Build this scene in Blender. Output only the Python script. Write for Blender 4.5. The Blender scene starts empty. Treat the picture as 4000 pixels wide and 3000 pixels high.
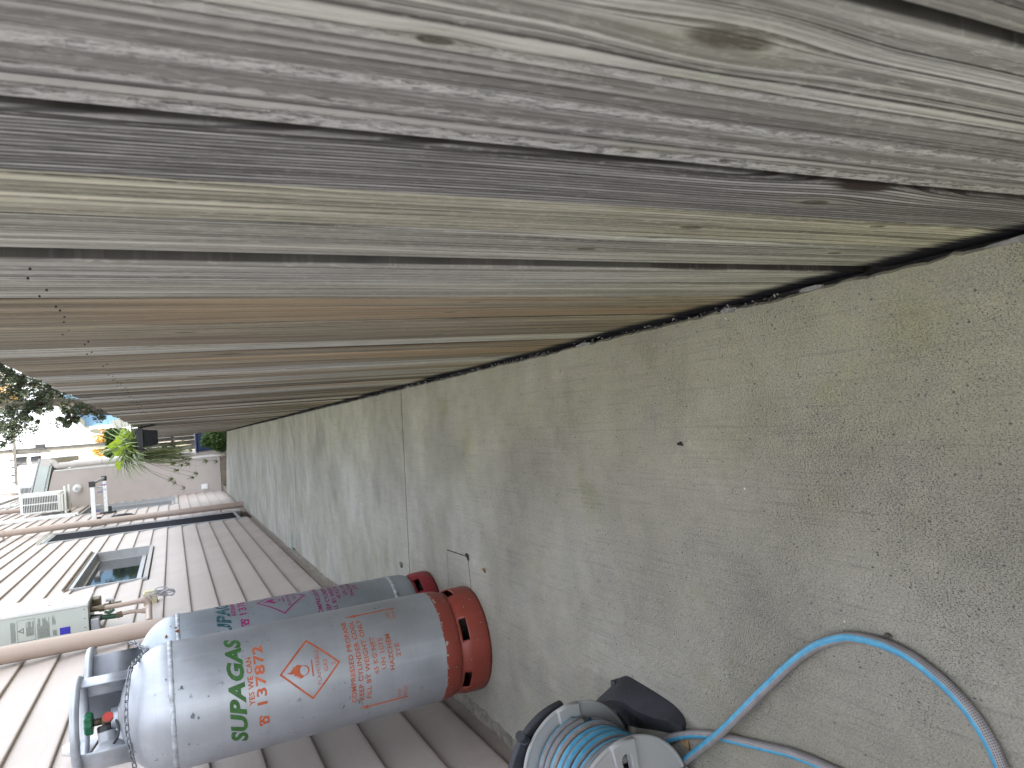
import bpy, bmesh, math, random
from mathutils import Vector, Matrix, noise
R = math.radians
random.seed(7)
S = bpy.context.scene
COL = S.collection

# ------------------------------------------------------------------ camera
CAM_Z = 0.96
FPX = 2780.0
_v = Vector((-1328.0, 237.0, FPX)); _ny = -370.0
_n = Vector(((FPX*FPX + _v.y*_ny)/(-_v.x), _ny, FPX))
FW = _v.normalized(); UP = -_n.normalized(); RI = FW.cross(UP)
cd = bpy.data.cameras.new('camera'); cam = bpy.data.objects.new('camera', cd); COL.objects.link(cam)
cd.sensor_width = 36; cd.lens = 36*FPX/4000; cd.clip_start = 0.02; cd.clip_end = 600
m = Matrix(((RI.x, -RI.y, -RI.z), (FW.x, -FW.y, -FW.z), (UP.x, -UP.y, -UP.z))).to_4x4()
m.translation = (0, 0, CAM_Z)
cam.matrix_world = m
cd.dof.use_dof = True; cd.dof.focus_distance = 2.2; cd.dof.aperture_fstop = 16
S.camera = cam

# ------------------------------------------------------------------ light
SUN_EL, SUN_AZ = 42.0, 262.0      # compass-like: direction to the sun, clockwise from +Y
W = bpy.data.worlds.new('World'); S.world = W; W.use_nodes = True
wn = W.node_tree.nodes; wl = W.node_tree.links; wn.clear()
sky = wn.new('ShaderNodeTexSky'); sky.sky_type = 'NISHITA'; sky.sun_disc = False
sky.sun_elevation = R(SUN_EL); sky.sun_rotation = R(SUN_AZ); sky.dust_density = 2.5; sky.air_density = 1.0; sky.ozone_density = 1.0
hs = wn.new('ShaderNodeHueSaturation'); hs.inputs['Saturation'].default_value = 0.22; hs.inputs['Value'].default_value = 1.0
bg = wn.new('ShaderNodeBackground'); bg.inputs['Strength'].default_value = 0.15
wo = wn.new('ShaderNodeOutputWorld')
wl.new(sky.outputs[0], hs.inputs['Color']); wl.new(hs.outputs[0], bg.inputs[0]); wl.new(bg.outputs[0], wo.inputs[0])
sl = bpy.data.lights.new('sun', 'SUN'); sl.energy = 3.0; sl.angle = R(0.53); sl.color = (1, .93, .82)
so = bpy.data.objects.new('sun', sl); COL.objects.link(so)
sd = Vector((math.sin(R(SUN_AZ))*math.cos(R(SUN_EL)), math.cos(R(SUN_AZ))*math.cos(R(SUN_EL)), math.sin(R(SUN_EL))))
so.rotation_euler = sd.to_track_quat('Z', 'Y').to_euler(); so.location = (-8, 0, 12)
S.view_settings.view_transform = 'Standard'; S.view_settings.look = 'None'
S.view_settings.exposure = 2.86; S.view_settings.gamma = 1; S.view_settings.use_curve_mapping = False

# ------------------------------------------------------------------ helpers
def ray(px, py):
    d = Vector((px-2000, py-1500, FPX))
    return Vector((d.dot(RI), d.dot(FW), d.dot(UP)))
def at_y(px, py, Y):                  # point of the place seen there at distance Y along the passage
    r = ray(px, py); return Vector((0, 0, CAM_Z)) + r*(Y/r.y)
def at_z(px, py, z=0.0):
    r = ray(px, py); return Vector((0, 0, CAM_Z)) + r*((z-CAM_Z)/r.z)
def cr(x0, y0, s): return lambda x, y: (x0+x*s, y0+y*s)

def link(o, parent=None):
    COL.objects.link(o)
    if parent is not None: o.parent = parent
    return o
def tag(o, label, cat, group=None, kind=None):
    if label: o['label'] = label
    if cat: o['category'] = cat
    if group: o['group'] = group
    if kind: o['kind'] = kind
    return o
def empty(name, loc=(0, 0, 0), rz=0):
    o = bpy.data.objects.new(name, None); o.location = loc; o.rotation_euler[2] = rz; COL.objects.link(o); o.empty_display_size = .1
    return o
def mobj(name, bm, mat, parent=None, smooth=False, autos=None):
    me = bpy.data.meshes.new(name)
    bmesh.ops.recalc_face_normals(bm, faces=bm.faces)
    bm.to_mesh(me); bm.free()
    if smooth:
        me.shade_smooth()
        if autos is not None: me.set_sharp_from_angle(angle=R(autos))
    o = bpy.data.objects.new(name, me)
    for mm in (mat if isinstance(mat, (list, tuple)) else [mat]): me.materials.append(mm)
    return link(o, parent)
def share(name, me, parent=None):
    return link(bpy.data.objects.new(name, me), parent)

def box(bm, lo, hi, bev=0.0):
    c = [(a+b)/2 for a, b in zip(lo, hi)]; s = [abs(b-a) for a, b in zip(lo, hi)]
    r = bmesh.ops.create_cube(bm, size=1, matrix=Matrix.Translation(c) @ Matrix.Diagonal((s[0], s[1], s[2], 1)))
    if bev > 0:
        es = list({e for v in r['verts'] for e in v.link_edges})
        bmesh.ops.bevel(bm, geom=es, offset=bev, segments=2, affect='EDGES', profile=.5)
    return r
def frame_of(t, ref):
    t = t.normalized(); a = ref - t*ref.dot(t)
    if a.length < 1e-4: a = Vector((1, 0, 0)) - t*t.x
    a.normalize(); return a, t.cross(a)
def tube(bm, pts, r, seg=10, closed=False, caps=True, ref=Vector((0, 0, 1)), uv=False, twist=None):
    pts = [Vector(p) for p in pts]; n = len(pts)
    rs = r if isinstance(r, (list, tuple)) else [r]*n
    rings = []; L = [0]
    for i in range(1, n): L.append(L[-1]+(pts[i]-pts[i-1]).length)
    A = None
    for i, p in enumerate(pts):
        if closed: t = pts[(i+1) % n]-pts[i-1]
        else: t = pts[min(i+1, n-1)]-pts[max(i-1, 0)]
        if uv or A is None: a, b = frame_of(t, ref)
        else: a, b = frame_of(t, A)
        A = a
        rings.append([bm.verts.new(p + (a*math.cos(2*math.pi*k/seg)+b*math.sin(2*math.pi*k/seg))*rs[i]) for k in range(seg)])
    ul = bm.loops.layers.uv.verify() if uv else None
    for i in range(n if closed else n-1):
        j = (i+1) % n
        for k in range(seg):
            k2 = (k+1) % seg
            f = bm.faces.new((rings[i][k], rings[i][k2], rings[j][k2], rings[j][k])); f.smooth = True
            if uv:
                tw0 = twist(i/(n-1)) if twist else 0; tw1 = twist((i+1)/(n-1)) if twist else 0
                for lp, (u, v) in zip(f.loops, ((k/seg-tw0, L[i]), ((k+1)/seg-tw0, L[i]), ((k+1)/seg-tw1, L[i+1]), (k/seg-tw1, L[i+1]))): lp[ul].uv = (u, v)
    if caps and not closed:
        bm.faces.new(rings[0][::-1]); bm.faces.new(rings[-1])
def lathe(bm, prof, seg=48, a0=0, a1=360, c=(0, 0), mx=None):
    full = abs(a1-a0) >= 360; n = seg if full else seg+1; cols = []
    for i in range(n):
        a = R(a0+(a1-a0)*i/seg)
        cols.append([bm.verts.new((c[0]+r*math.cos(a), c[1]+r*math.sin(a), z)) for r, z in prof])
    fs = []
    for i in range(seg):
        A, B = cols[i], cols[(i+1) % n]
        for k in range(len(prof)-1):
            q = []
            for v in (A[k], B[k], B[k+1], A[k+1]):
                if not q or (v.co-q[-1].co).length > 1e-7: q.append(v)
            if (q[0].co-q[-1].co).length < 1e-7: q.pop()
            if len(q) >= 3:
                try: fs.append(bm.faces.new(q))
                except ValueError: pass
    if mx is not None: bmesh.ops.transform(bm, matrix=mx, verts=[v for c_ in cols for v in c_])
    bmesh.ops.remove_doubles(bm, verts=[v for c_ in cols for v in c_ if v.is_valid], dist=1e-6)
    return fs
def cyl(bm, p0, p1, r, seg=16, r2=None):
    tube(bm, [p0, p1], [r, r2 if r2 is not None else r], seg, ref=Vector((.3, .9, .2)))
def smooth_path(pts, n=8):
    pts = [Vector(p) for p in pts]; out = []
    for i in range(len(pts)-1):
        p0 = pts[max(i-1, 0)]; p1 = pts[i]; p2 = pts[i+1]; p3 = pts[min(i+2, len(pts)-1)]
        for k in range(n):
            t = k/n
            out.append(.5*((2*p1)+(p2-p0)*t+(2*p0-5*p1+4*p2-p3)*t*t+(3*p1-p0-3*p2+p3)*t**3))
    out.append(pts[-1]); return out
def outline_mesh(name, loops, extrude, bevel, mat, parent=None, res=2):   # 2-D shape with holes, given thickness
    cu = bpy.data.curves.new(name, 'CURVE'); cu.dimensions = '2D'; cu.fill_mode = 'BOTH'; cu.extrude = extrude; cu.bevel_depth = bevel; cu.bevel_resolution = res
    for lp in loops:
        s = cu.splines.new('POLY'); s.points.add(len(lp)-1); s.use_cyclic_u = True
        for q, (x, y) in zip(s.points, lp): q.co = (x, y, 0, 1)
    t = bpy.data.objects.new(name, cu); COL.objects.link(t)
    me = bpy.data.meshes.new_from_object(t.evaluated_get(bpy.context.evaluated_depsgraph_get()))
    bpy.data.objects.remove(t); me.name = name; me.materials.clear(); me.materials.append(mat)
    o = bpy.data.objects.new(name, me); return link(o, parent)

# ------------------------------------------------------------------ materials
class N:
    def __init__(s, name):
        s.m = bpy.data.materials.new(name); s.m.use_nodes = True; s.t = s.m.node_tree; s.t.nodes.clear()
        s.out = s.t.nodes.new('ShaderNodeOutputMaterial'); s.b = s.t.nodes.new('ShaderNodeBsdfPrincipled'); s.l(s.b.outputs[0], s.out.inputs[0])
        s.tc = None
    def l(s, a, b): s.t.links.new(a, b)
    def n(s, ty, **k):
        x = s.t.nodes.new('ShaderNode'+ty)
        for a, v in k.items(): setattr(x, a, v)
        return x
    def sock(s, inp, v):
        if hasattr(v, 'is_linked') or isinstance(v, bpy.types.NodeSocket): s.l(v, inp)
        elif v is not None:
            if isinstance(v, (tuple, list)) and len(v) == 3 and inp.type == 'RGBA': v = (*v, 1)
            inp.default_value = v
    def co(s, kind='Object'):
        if s.tc is None: s.tc = s.n('TexCoord')
        return s.tc.outputs[kind]
    def mp(s, v, scale=(1, 1, 1), loc=(0, 0, 0), rot=(0, 0, 0)):
        x = s.n('Mapping'); s.sock(x.inputs[0], v); x.inputs['Scale'].default_value = scale; x.inputs['Rotation'].default_value = rot
        s.sock(x.inputs['Location'], loc); return x.outputs[0]
    def noise(s, v, scale, detail=4, rough=.55, dist=0):
        x = s.n('TexNoise'); s.sock(x.inputs['Vector'], v); x.inputs['Scale'].default_value = scale; x.inputs['Detail'].default_value = detail
        x.inputs['Roughness'].default_value = rough; x.inputs['Distortion'].default_value = dist; return x.outputs[0]
    def vor(s, v, scale, feature='F1', out=0, rand=1):
        x = s.n('TexVoronoi', feature=feature); s.sock(x.inputs['Vector'], v); x.inputs['Scale'].default_value = scale; x.inputs['Randomness'].default_value = rand
        return x.outputs[out]
    def ramp(s, f, a, b, lo=0., hi=1., smooth=True):
        x = s.n('MapRange', interpolation_type='SMOOTHSTEP' if smooth else 'LINEAR'); s.sock(x.inputs[0], f)
        for i, v in zip((1, 2, 3, 4), (a, b, lo, hi)): s.sock(x.inputs[i], v)
        return x.outputs[0]
    def math(s, op, a, b=None, c=None, clamp=False):
        x = s.n('Math', operation=op, use_clamp=clamp); s.sock(x.inputs[0], a)
        if b is not None: s.sock(x.inputs[1], b)
        if c is not None: s.sock(x.inputs[2], c)
        return x.outputs[0]
    def vm(s, op, a, b=None):
        x = s.n('VectorMath', operation=op); s.sock(x.inputs[0], a)
        if b is not None: s.sock(x.inputs[1], b)
        return x.outputs[0]
    def mix(s, f, a, b, mode='MIX'):
        x = s.n('Mix', data_type='RGBA', blend_type=mode); s.sock(x.inputs[0], f); s.sock(x.inputs[6], a); s.sock(x.inputs[7], b); return x.outputs[2]
    def sep(s, v):
        x = s.n('SeparateXYZ'); s.sock(x.inputs[0], v); return x.outputs
    def comb(s, x_, y_, z_):
        x = s.n('CombineXYZ')
        for i, v in enumerate((x_, y_, z_)): s.sock(x.inputs[i], v)
        return x.outputs[0]
    def bump(s, h, dist=.002, strength=1.0, nrm=None):
        x = s.n('Bump'); s.sock(x.inputs['Height'], h); x.inputs['Distance'].default_value = dist; x.inputs['Strength'].default_value = strength
        if nrm is not None: s.l(nrm, x.inputs['Normal'])
        s.l(x.outputs[0], s.b.inputs['Normal']); return x.outputs[0]
    def done(s, color=None, rough=.6, metal=0, spec=None):
        if color is not None: s.sock(s.b.inputs['Base Color'], color)
        s.sock(s.b.inputs['Roughness'], rough); s.sock(s.b.inputs['Metallic'], metal)
        if spec is not None: s.b.inputs['Specular IOR Level'].default_value = spec
        return s.m

def plain(name, col, rough=.5, metal=0, var=.12, scale=14, bump=0, dirt=None, spec=None, world=True):
    k = N(name); v = k.co('Object')
    n1 = k.noise(v, scale, 5, .6)
    f = k.ramp(n1, .3, .7)
    c = k.mix(f, tuple(x*(1-var) for x in col), tuple(min(1, x*(1+var)) for x in col))
    if dirt:
        d = k.ramp(k.noise(v, scale*3.1, 6, .7), .58, .7); c = k.mix(d, c, dirt)
    if bump: k.bump(k.noise(v, scale*12, 3), bump)
    return k.done(c, k.ramp(n1, .3, .7, max(0, rough-.08), min(1, rough+.08)), metal, spec)

def wood(name, knots=(), pale=(), rings_=0.0):
    # knots: (y, z, radius) in the board's own frame; pale: (y centre, half width, strength) fibrous bleached bands
    k = N(name)
    oi = k.n('ObjectInfo'); rnd = oi.outputs['Random']; tint = oi.outputs['Color']; warm = oi.outputs['Alpha']
    P = k.co('Object'); X, Y, Z = k.sep(P)[:3]
    off = k.math('MULTIPLY', rnd, 37.0)
    wander = k.noise(k.comb(off, k.math('MULTIPLY', Y, 4.), k.math('MULTIPLY', Z, 1.6)), 1.0, 2, .5)
    kx = k.n('TexVoronoi', feature='F1'); k.l(k.comb(off, k.math('MULTIPLY', Y, 9.), k.math('MULTIPLY', Z, 2.6)), kx.inputs['Vector']); kx.inputs['Scale'].default_value = 1.0
    kd = kx.outputs['Distance']; kcol = k.sep(kx.outputs['Color'])[0]
    has = k.ramp(kcol, .74, .76)
    yy = k.math('ADD', Y, k.math('MULTIPLY', wander, .016))
    yy = k.math('ADD', yy, k.math('MULTIPLY', k.math('MULTIPLY', k.ramp(kd, .45, .0), has), .010))
    kmask = None; halo = None
    for (ky, kz, kr) in knots:
        dy = k.math('SUBTRACT', Y, ky); dz = k.math('MULTIPLY', k.math('SUBTRACT', Z, kz), .34)
        dd = k.math('SQRT', k.math('ADD', k.math('MULTIPLY', dy, dy), k.math('MULTIPLY', dz, dz)))
        push = k.ramp(dd, kr*3.6, 0.)
        yy = k.math('ADD', yy, k.math('MULTIPLY', k.math('MULTIPLY', dy, push), -.75))
        m_ = k.ramp(dd, kr, kr*.55); h_ = k.ramp(dd, kr*3.2, kr*.9)
        kmask = m_ if kmask is None else k.math('MAXIMUM', kmask, m_); halo = h_ if halo is None else k.math('MAXIMUM', halo, h_)
    grain = k.noise(k.comb(off, k.math('MULTIPLY', yy, 190.), k.math('MULTIPLY', Z, 1.5)), 1.0, 6, .66)
    fine = k.noise(k.comb(off, k.math('MULTIPLY', yy, 700.), k.math('MULTIPLY', Z, 12.)), 1.0, 4, .65)
    bands = k.noise(k.comb(off, k.math('MULTIPLY', yy, 34.), k.math('MULTIPLY', Z, .9)), 1.0, 4, .55)
    lines = k.noise(k.comb(off, k.math('MULTIPLY', yy, 420.), k.math('MULTIPLY', Z, .7)), 1.0, 2, .5)
    blot = k.noise(k.comb(off, k.math('MULTIPLY', Y, 14.), k.math('MULTIPLY', Z, 6.)), 1.0, 5, .65)
    spk = k.noise(k.comb(off, k.math('MULTIPLY', Y, 230.), k.math('MULTIPLY', Z, 70.)), 1.0, 4, .7)
    c = k.mix(k.ramp(grain, .36, .60), k.mix(1., tint, (.50, .49, .475), 'MULTIPLY'), k.mix(1., tint, (1.45, 1.46, 1.44), 'MULTIPLY'))
    c = k.mix(k.math('MULTIPLY', k.ramp(bands, .50, .62), .62), c, k.mix(1., tint, (.56, .55, .53), 'MULTIPLY'))
    c = k.mix(k.math('MULTIPLY', k.ramp(bands, .46, .34), .55), c, k.mix(1., tint, (1.6, 1.6, 1.54), 'MULTIPLY'))
    c = k.mix(k.math('MULTIPLY', k.ramp(blot, .5, .72), .35), c, k.mix(1., tint, (.74, .73, .76), 'MULTIPLY'))
    c = k.mix(k.math('MULTIPLY', k.ramp(lines, .55, .62), k.ramp(blot, .3, .55, .25, .8)), c, (.075, .072, .068))
    c = k.mix(k.math('MULTIPLY', k.ramp(fine, .53, .70), .55), c, (.08, .076, .072))
    c = k.mix(k.math('MULTIPLY', k.ramp(spk, .52, .66), .30), c, k.mix(1., tint, (1.7, 1.7, 1.68), 'MULTIPLY'))
    if rings_:
        rg = k.math('SINE', k.math('MULTIPLY', k.math('ADD', yy, k.math('MULTIPLY', k.math('POWER', k.math('ABSOLUTE', k.math('SUBTRACT', Z, .38)), 2.), -.05)), 1150.))
        c = k.mix(k.math('MULTIPLY', k.ramp(rg, -.1, .8), rings_), c, (.055, .052, .055))
    hb = k.math('MULTIPLY', spk, .0)
    for (py, pw, ps) in pale:
        wob = k.math('MULTIPLY', k.math('SUBTRACT', k.noise(k.comb(off, 3., k.math('MULTIPLY', Z, 7.)), 1., 4, .7), .5), pw*1.6)
        ed = k.math('MULTIPLY', k.math('SUBTRACT', spk, .5), pw*2.2)
        d_ = k.math('ABSOLUTE', k.math('ADD', k.math('SUBTRACT', Y, py), k.math('ADD', wob, ed)))
        m_ = k.math('MULTIPLY', k.ramp(d_, pw*1.25, pw*.6), ps)
        c = k.mix(m_, c, k.mix(k.ramp(spk, .34, .56), (.27, .27, .26), (.78, .78, .75))); hb = k.math('ADD', hb, k.math('MULTIPLY', k.math('MULTIPLY', m_, spk), 2.2))
    wm = k.math('MULTIPLY', warm, k.ramp(k.noise(k.comb(off, k.math('MULTIPLY', Y, 22.), k.math('MULTIPLY', Z, .9)), 1., 2), .36, .58))
    wm = k.math('MULTIPLY', wm, k.ramp(Z, 1.12, .85, .35, 1))
    c = k.mix(wm, c, k.mix(k.ramp(grain, .35, .65), (.27, .19, .115), (.46, .335, .21)))
    al = k.math('MULTIPLY', k.ramp(k.math('ADD', Z, k.math('MULTIPLY', blot, .5)), 1.05, .2), .55)
    c = k.mix(al, c, k.mix(1., c, (1.06, 1.05, .74), 'MULTIPLY'))
    c = k.mix(k.math('MULTIPLY', k.ramp(blot, .62, .75), .25), c, k.mix(1., c, (1.0, 1.1, .62), 'MULTIPLY'))
    c = k.mix(k.math('MULTIPLY', k.ramp(kd, .13, .07), has), c, (.05, .038, .03))
    if knots:
        c = k.mix(k.math('MULTIPLY', halo, .30), c, (.32, .31, .20)); c = k.mix(k.math('MULTIPLY', k.math('MULTIPLY', kmask, k.ramp(spk, .3, .6, .5, 1)), .8), c, (.060, .045, .028))
        hb = k.math('SUBTRACT', hb, k.math('MULTIPLY', kmask, .8))
    jag = k.noise(k.comb(off, k.math('MULTIPLY', Y, 260.), k.math('MULTIPLY', Z, 3.)), 1., 3, .7)
    rot = k.ramp(k.math('SUBTRACT', Z, k.math('MULTIPLY', k.math('SUBTRACT', jag, .5), .10)), .066, .022)
    c = k.mix(rot, c, (.006, .006, .009))
    # darker on the arrises and side faces (board faces lie at x = 0)
    side = k.ramp(X, .0012, .0035)
    c = k.mix(k.math('MULTIPLY', side, .8), c, (.03, .027, .023))
    k.sock(k.b.inputs['Base Color'], c)
    h = k.math('ADD', k.math('MULTIPLY', grain, .8), k.math('ADD', k.math('MULTIPLY', fine, -.4), k.math('ADD', k.math('MULTIPLY', spk, .3), hb)))
    h = k.math('SUBTRACT', h, k.math('MULTIPLY', k.ramp(lines, .60, .70), .5))
    h = k.math('SUBTRACT', h, k.math('MULTIPLY', k.math('MULTIPLY', k.ramp(kd, .12, .05), has), .6))
    k.bump(h, .0042, 1.0)
    return k.done(None, .88, 0, .2)

def concrete():
    k = N('concrete'); P = k.co('Object'); X, Y, Z = k.sep(P)[:3]
    big = k.noise(P, 1.6, 5, .6); mid = k.noise(P, 6.5, 5, .62); med = k.noise(P, 26, 5, .65)
    c = k.mix(k.ramp(big, .35, .65), (.245, .235, .197), (.315, .307, .272))
    c = k.mix(k.ramp(mid, .42, .68), c, k.mix(1., c, (.86, .865, .875), 'MULTIPLY'))
    c = k.mix(k.math('MULTIPLY', k.ramp(med, .45, .7), .5), c, k.mix(1., c, (1.28, 1.27, 1.24), 'MULTIPLY'))
    # paler and bluer further up the passage
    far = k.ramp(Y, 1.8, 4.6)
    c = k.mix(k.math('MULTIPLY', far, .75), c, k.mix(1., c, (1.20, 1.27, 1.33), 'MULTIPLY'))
    # algae film beside the fence
    alg = k.math('MULTIPLY', k.ramp(k.math('ADD', X, k.math('MULTIPLY', k.math('SUBTRACT', big, .5), .6)), -.42, .16), .8)
    alg = k.math('MULTIPLY', alg, k.ramp(mid, .2, .6, .5, 1))
    c = k.mix(alg, c, k.mix(1., c, (.98, .95, .70), 'MULTIPLY'))
    alg2 = k.math('MULTIPLY', k.ramp(k.noise(k.mp(P, loc=(4, 9, 0)), 2.6, 4), .60, .72), .5)
    c = k.mix(alg2, c, k.mix(1., c, (.86, .88, .62), 'MULTIPLY'))
    # pale washed runs leaving the fence line
    st = k.noise(k.comb(k.math('MULTIPLY', X, 1.6), k.math('MULTIPLY', Y, 15.), 0.), 1., 4, .6)
    run = k.math('MULTIPLY', k.ramp(st, .52, .66), k.math('MULTIPLY', k.ramp(X, -.5, .17), k.ramp(Y, 1.6, 2.6)))
    c = k.mix(k.math('MULTIPLY', run, .10), c, (.36, .36, .33))
    dk = k.noise(k.comb(k.math('MULTIPLY', X, 1.3), k.math('MULTIPLY', Y, 11.), 7.), 1., 5, .7)
    c = k.mix(k.math('MULTIPLY', k.math('MULTIPLY', k.ramp(dk, .54, .70), k.ramp(Y, 2.4, 4)), .05), c, (.12, .115, .10))
    # exposed dark grit: pits and small stones, in worn patches
    worn = k.ramp(k.noise(k.mp(P, loc=(2.3, 0, 0)), 2.6, 5, .65), .38, .64)
    g1 = k.n('TexVoronoi', feature='F1'); k.sock(g1.inputs['Vector'], k.mp(P, (1, .66, 1))); g1.inputs['Scale'].default_value = 250
    gs = k.sep(g1.outputs['Color'])
    thr = k.math('SUBTRACT', .965, k.math('MULTIPLY', worn, .09))
    stone = k.math('MULTIPLY', k.ramp(g1.outputs['Distance'], k.math('MULTIPLY', gs[2], .5), k.math('MULTIPLY', gs[2], .32)), k.ramp(gs[0], thr, k.math('ADD', thr, .01)))
    pit = k.noise(k.mp(P, (1, .5, 1)), 640, 3, .75)
    pitm = k.ramp(pit, k.math('SUBTRACT', .60, k.math('MULTIPLY', worn, .06)), k.math('SUBTRACT', .69, k.math('MULTIPLY', worn, .06)))
    sp2 = k.noise(k.mp(P, (1, .6, 1)), 380, 5, .8)
    sp3 = k.noise(k.mp(P, (1, .8, 1)), 75, 4, .7)
    c = k.mix(k.math('MULTIPLY', k.ramp(sp2, .46, .64), .55), c, k.mix(1., c, (.52, .52, .53), 'MULTIPLY'))
    c = k.mix(k.math('MULTIPLY', k.ramp(sp2, .48, .34), .55), c, k.mix(1., c, (1.5, 1.5, 1.45), 'MULTIPLY'))
    c = k.mix(k.math('MULTIPLY', k.ramp(sp3, .5, .7), .22), c, k.mix(1., c, (.6, .6, .62), 'MULTIPLY'))
    c = k.mix(k.math('MULTIPLY', pitm, .68), c, (.055, .055, .050))
    c = k.mix(k.math('MULTIPLY', stone, .85), c, k.mix(gs[1], (.035, .040, .046), (.12, .125, .13)))
    wh = k.vor(P, 9.0); c = k.mix(k.ramp(wh, .022, .012), c, (.6, .59, .55))
    br = k.noise(k.mp(P, (150, 4, 1)), 1.0, 5, .75)
    c = k.mix(k.math('MULTIPLY', k.ramp(br, .50, .70), .30), c, (.085, .085, .078))
    sc = k.noise(k.mp(P, (5, .9, 1), rot=(0, 0, .8)), 1., 1, .4, .5)
    c = k.mix(k.math('MULTIPLY', k.math('MULTIPLY', k.ramp(k.math('ABSOLUTE', k.math('SUBTRACT', sc, .5)), .0022, .0), k.ramp(sp3, .5, .62)), .22), c, (.5, .5, .48))
    h = k.math('SUBTRACT', k.math('ADD', k.math('MULTIPLY', br, .5), k.math('MULTIPLY', sp2, .7)), k.math('MULTIPLY', pitm, 1.0))
    k.bump(h, .0016, .9)
    return k.done(c, k.ramp(mid, .3, .7, .78, .92), 0, .3)

def siding():
    k = N('siding_paint'); P = k.co('Object'); X, Y, Z = k.sep(P)[:3]
    n1 = k.noise(P, 1.7, 4); n2 = k.noise(k.mp(P, (1, .5, 6)), 9, 6, .65)
    c = k.mix(k.ramp(n1, .35, .65), (.43, .380, .356), (.468, .418, .394))
    c = k.mix(k.math('MULTIPLY', k.ramp(n2, .5, .75), .22), c, (.30, .265, .235))
    c = k.mix(k.math('MULTIPLY', k.ramp(k.noise(P, 420, 2), .66, .76), .18), c, (.25, .22, .2))
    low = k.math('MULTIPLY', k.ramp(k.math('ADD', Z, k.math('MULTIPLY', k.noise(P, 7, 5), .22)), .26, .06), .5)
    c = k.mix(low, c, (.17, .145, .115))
    k.bump(k.noise(k.mp(P, (1, 1, 4)), 60, 4), .0006, .7)
    return k.done(c, .52, 0, .45)

def silver(name, base, painted=None, edge=.165, worn=(.10, .11, .12)):
    k = N(name); P = k.co('Object'); X, Y, Z = k.sep(P)[:3]
    n1 = k.noise(P, 5, 5, .6); n2 = k.noise(P, 38, 5, .7); st = k.noise(k.mp(P, (30, 30, 2.2)), 1., 4, .6)
    hz = k.noise(k.mp(P, (3, 3, 110)), 1., 3, .6)
    c = k.mix(k.ramp(n1, .3, .7), tuple(x*.88 for x in base), tuple(min(1, x*1.1) for x in base))
    c = k.mix(k.math('MULTIPLY', k.ramp(st, .5, .75), .22), c, tuple(min(1, x*1.45) for x in base))
    c = k.mix(k.math('MULTIPLY', k.ramp(hz, .45, .7), .10), c, tuple(x*.6 for x in base))
    scuff = k.math('MULTIPLY', k.ramp(n2, .58, .66), k.ramp(k.noise(k.mp(P, loc=(3, 1, 2)), 8, 3), .53, .62))
    c = k.mix(k.math('MULTIPLY', scuff, .85), c, worn)
    met = .55; metal = k.math('MULTIPLY', k.math('SUBTRACT', 1.0, scuff), met); rough = k.ramp(n1, .3, .7, .36, .50)
    if painted:
        e = k.math('ADD', Z, k.math('MULTIPLY', k.math('SUBTRACT', k.noise(P, 40, 4), .5), .008))
        pm = k.ramp(e, edge+.001, edge-.001)
        ch = k.ramp(k.noise(k.mp(P, loc=(5, 5, 5)), 46, 5, .65), k.ramp(Z, edge-.02, edge, .66, .53), k.ramp(Z, edge-.02, edge, .68, .56))
        pc = k.mix(k.ramp(n1, .3, .7), tuple(x*.8 for x in painted), painted)
        pc = k.mix(k.math('MULTIPLY', k.ramp(st, .5, .7), .25), pc, tuple(x*.55 for x in painted))
        pc = k.mix(ch, pc, (.33, .35, .34))
        c = k.mix(pm, c, pc); metal = k.math('MULTIPLY', metal, k.math('SUBTRACT', 1.0, pm))
    k.bump(k.math('ADD', k.math('MULTIPLY', n2, .5), k.math('MULTIPLY', k.noise(P, 260, 3), .3)), .0004, .6)
    return k.done(c, rough, metal)

def paint(name, col, under=(.36, .39, .43), wear=.55):
    k = N(name); P = k.co('Object')
    w = k.ramp(k.noise(P, 95, 5, .75), wear+.06, wear+.12)
    w2 = k.ramp(k.noise(k.mp(P, loc=(2, 2, 2)), 24, 4, .6), wear+.12, wear+.16)
    w = k.math('MAXIMUM', w, w2)
    n = k.noise(P, 30, 4)
    c = k.mix(k.ramp(n, .3, .7), tuple(x*.8 for x in col), tuple(min(1, x*1.15) for x in col))
    return k.done(k.mix(k.math('MULTIPLY', w, .9), c, under), .5, 0, .4)

def hose_mat():
    k = N('braided_hose'); u, v, _ = k.sep(k.co('UV'))[:3]
    uu = k.math('FRACT', u)
    d = k.math('ABSOLUTE', k.math('SUBTRACT', k.math('FRACT', k.math('ADD', uu, .5)), .5))       # 0 at u=0
    blue = k.ramp(d, .100, .094)
    th = k.math('MULTIPLY', uu, 2*math.pi*9); ln = k.math('MULTIPLY', v, 2*math.pi/.0062)
    a = k.math('SINE', k.math('ADD', th, ln)); b = k.math('SINE', k.math('SUBTRACT', th, ln))
    hole = k.ramp(k.math('MULTIPLY', a, b), .25, .55)
    g = k.mix(k.ramp(k.noise(k.co('Object'), 30, 3), .3, .7), (.22, .21, .215), (.30, .285, .29))
    c = k.mix(k.math('MULTIPLY', hole, .88), g, (.03, .03, .045))
    bl = k.mix(k.ramp(k.noise(k.co('Object'), 60, 4), .35, .7), (.048, .25, .42), (.075, .32, .50))
    c = k.mix(blue, c, bl)
    return k.done(c, k.math('SUBTRACT', .45, k.math('MULTIPLY', blue, .05)), 0, .5)

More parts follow.
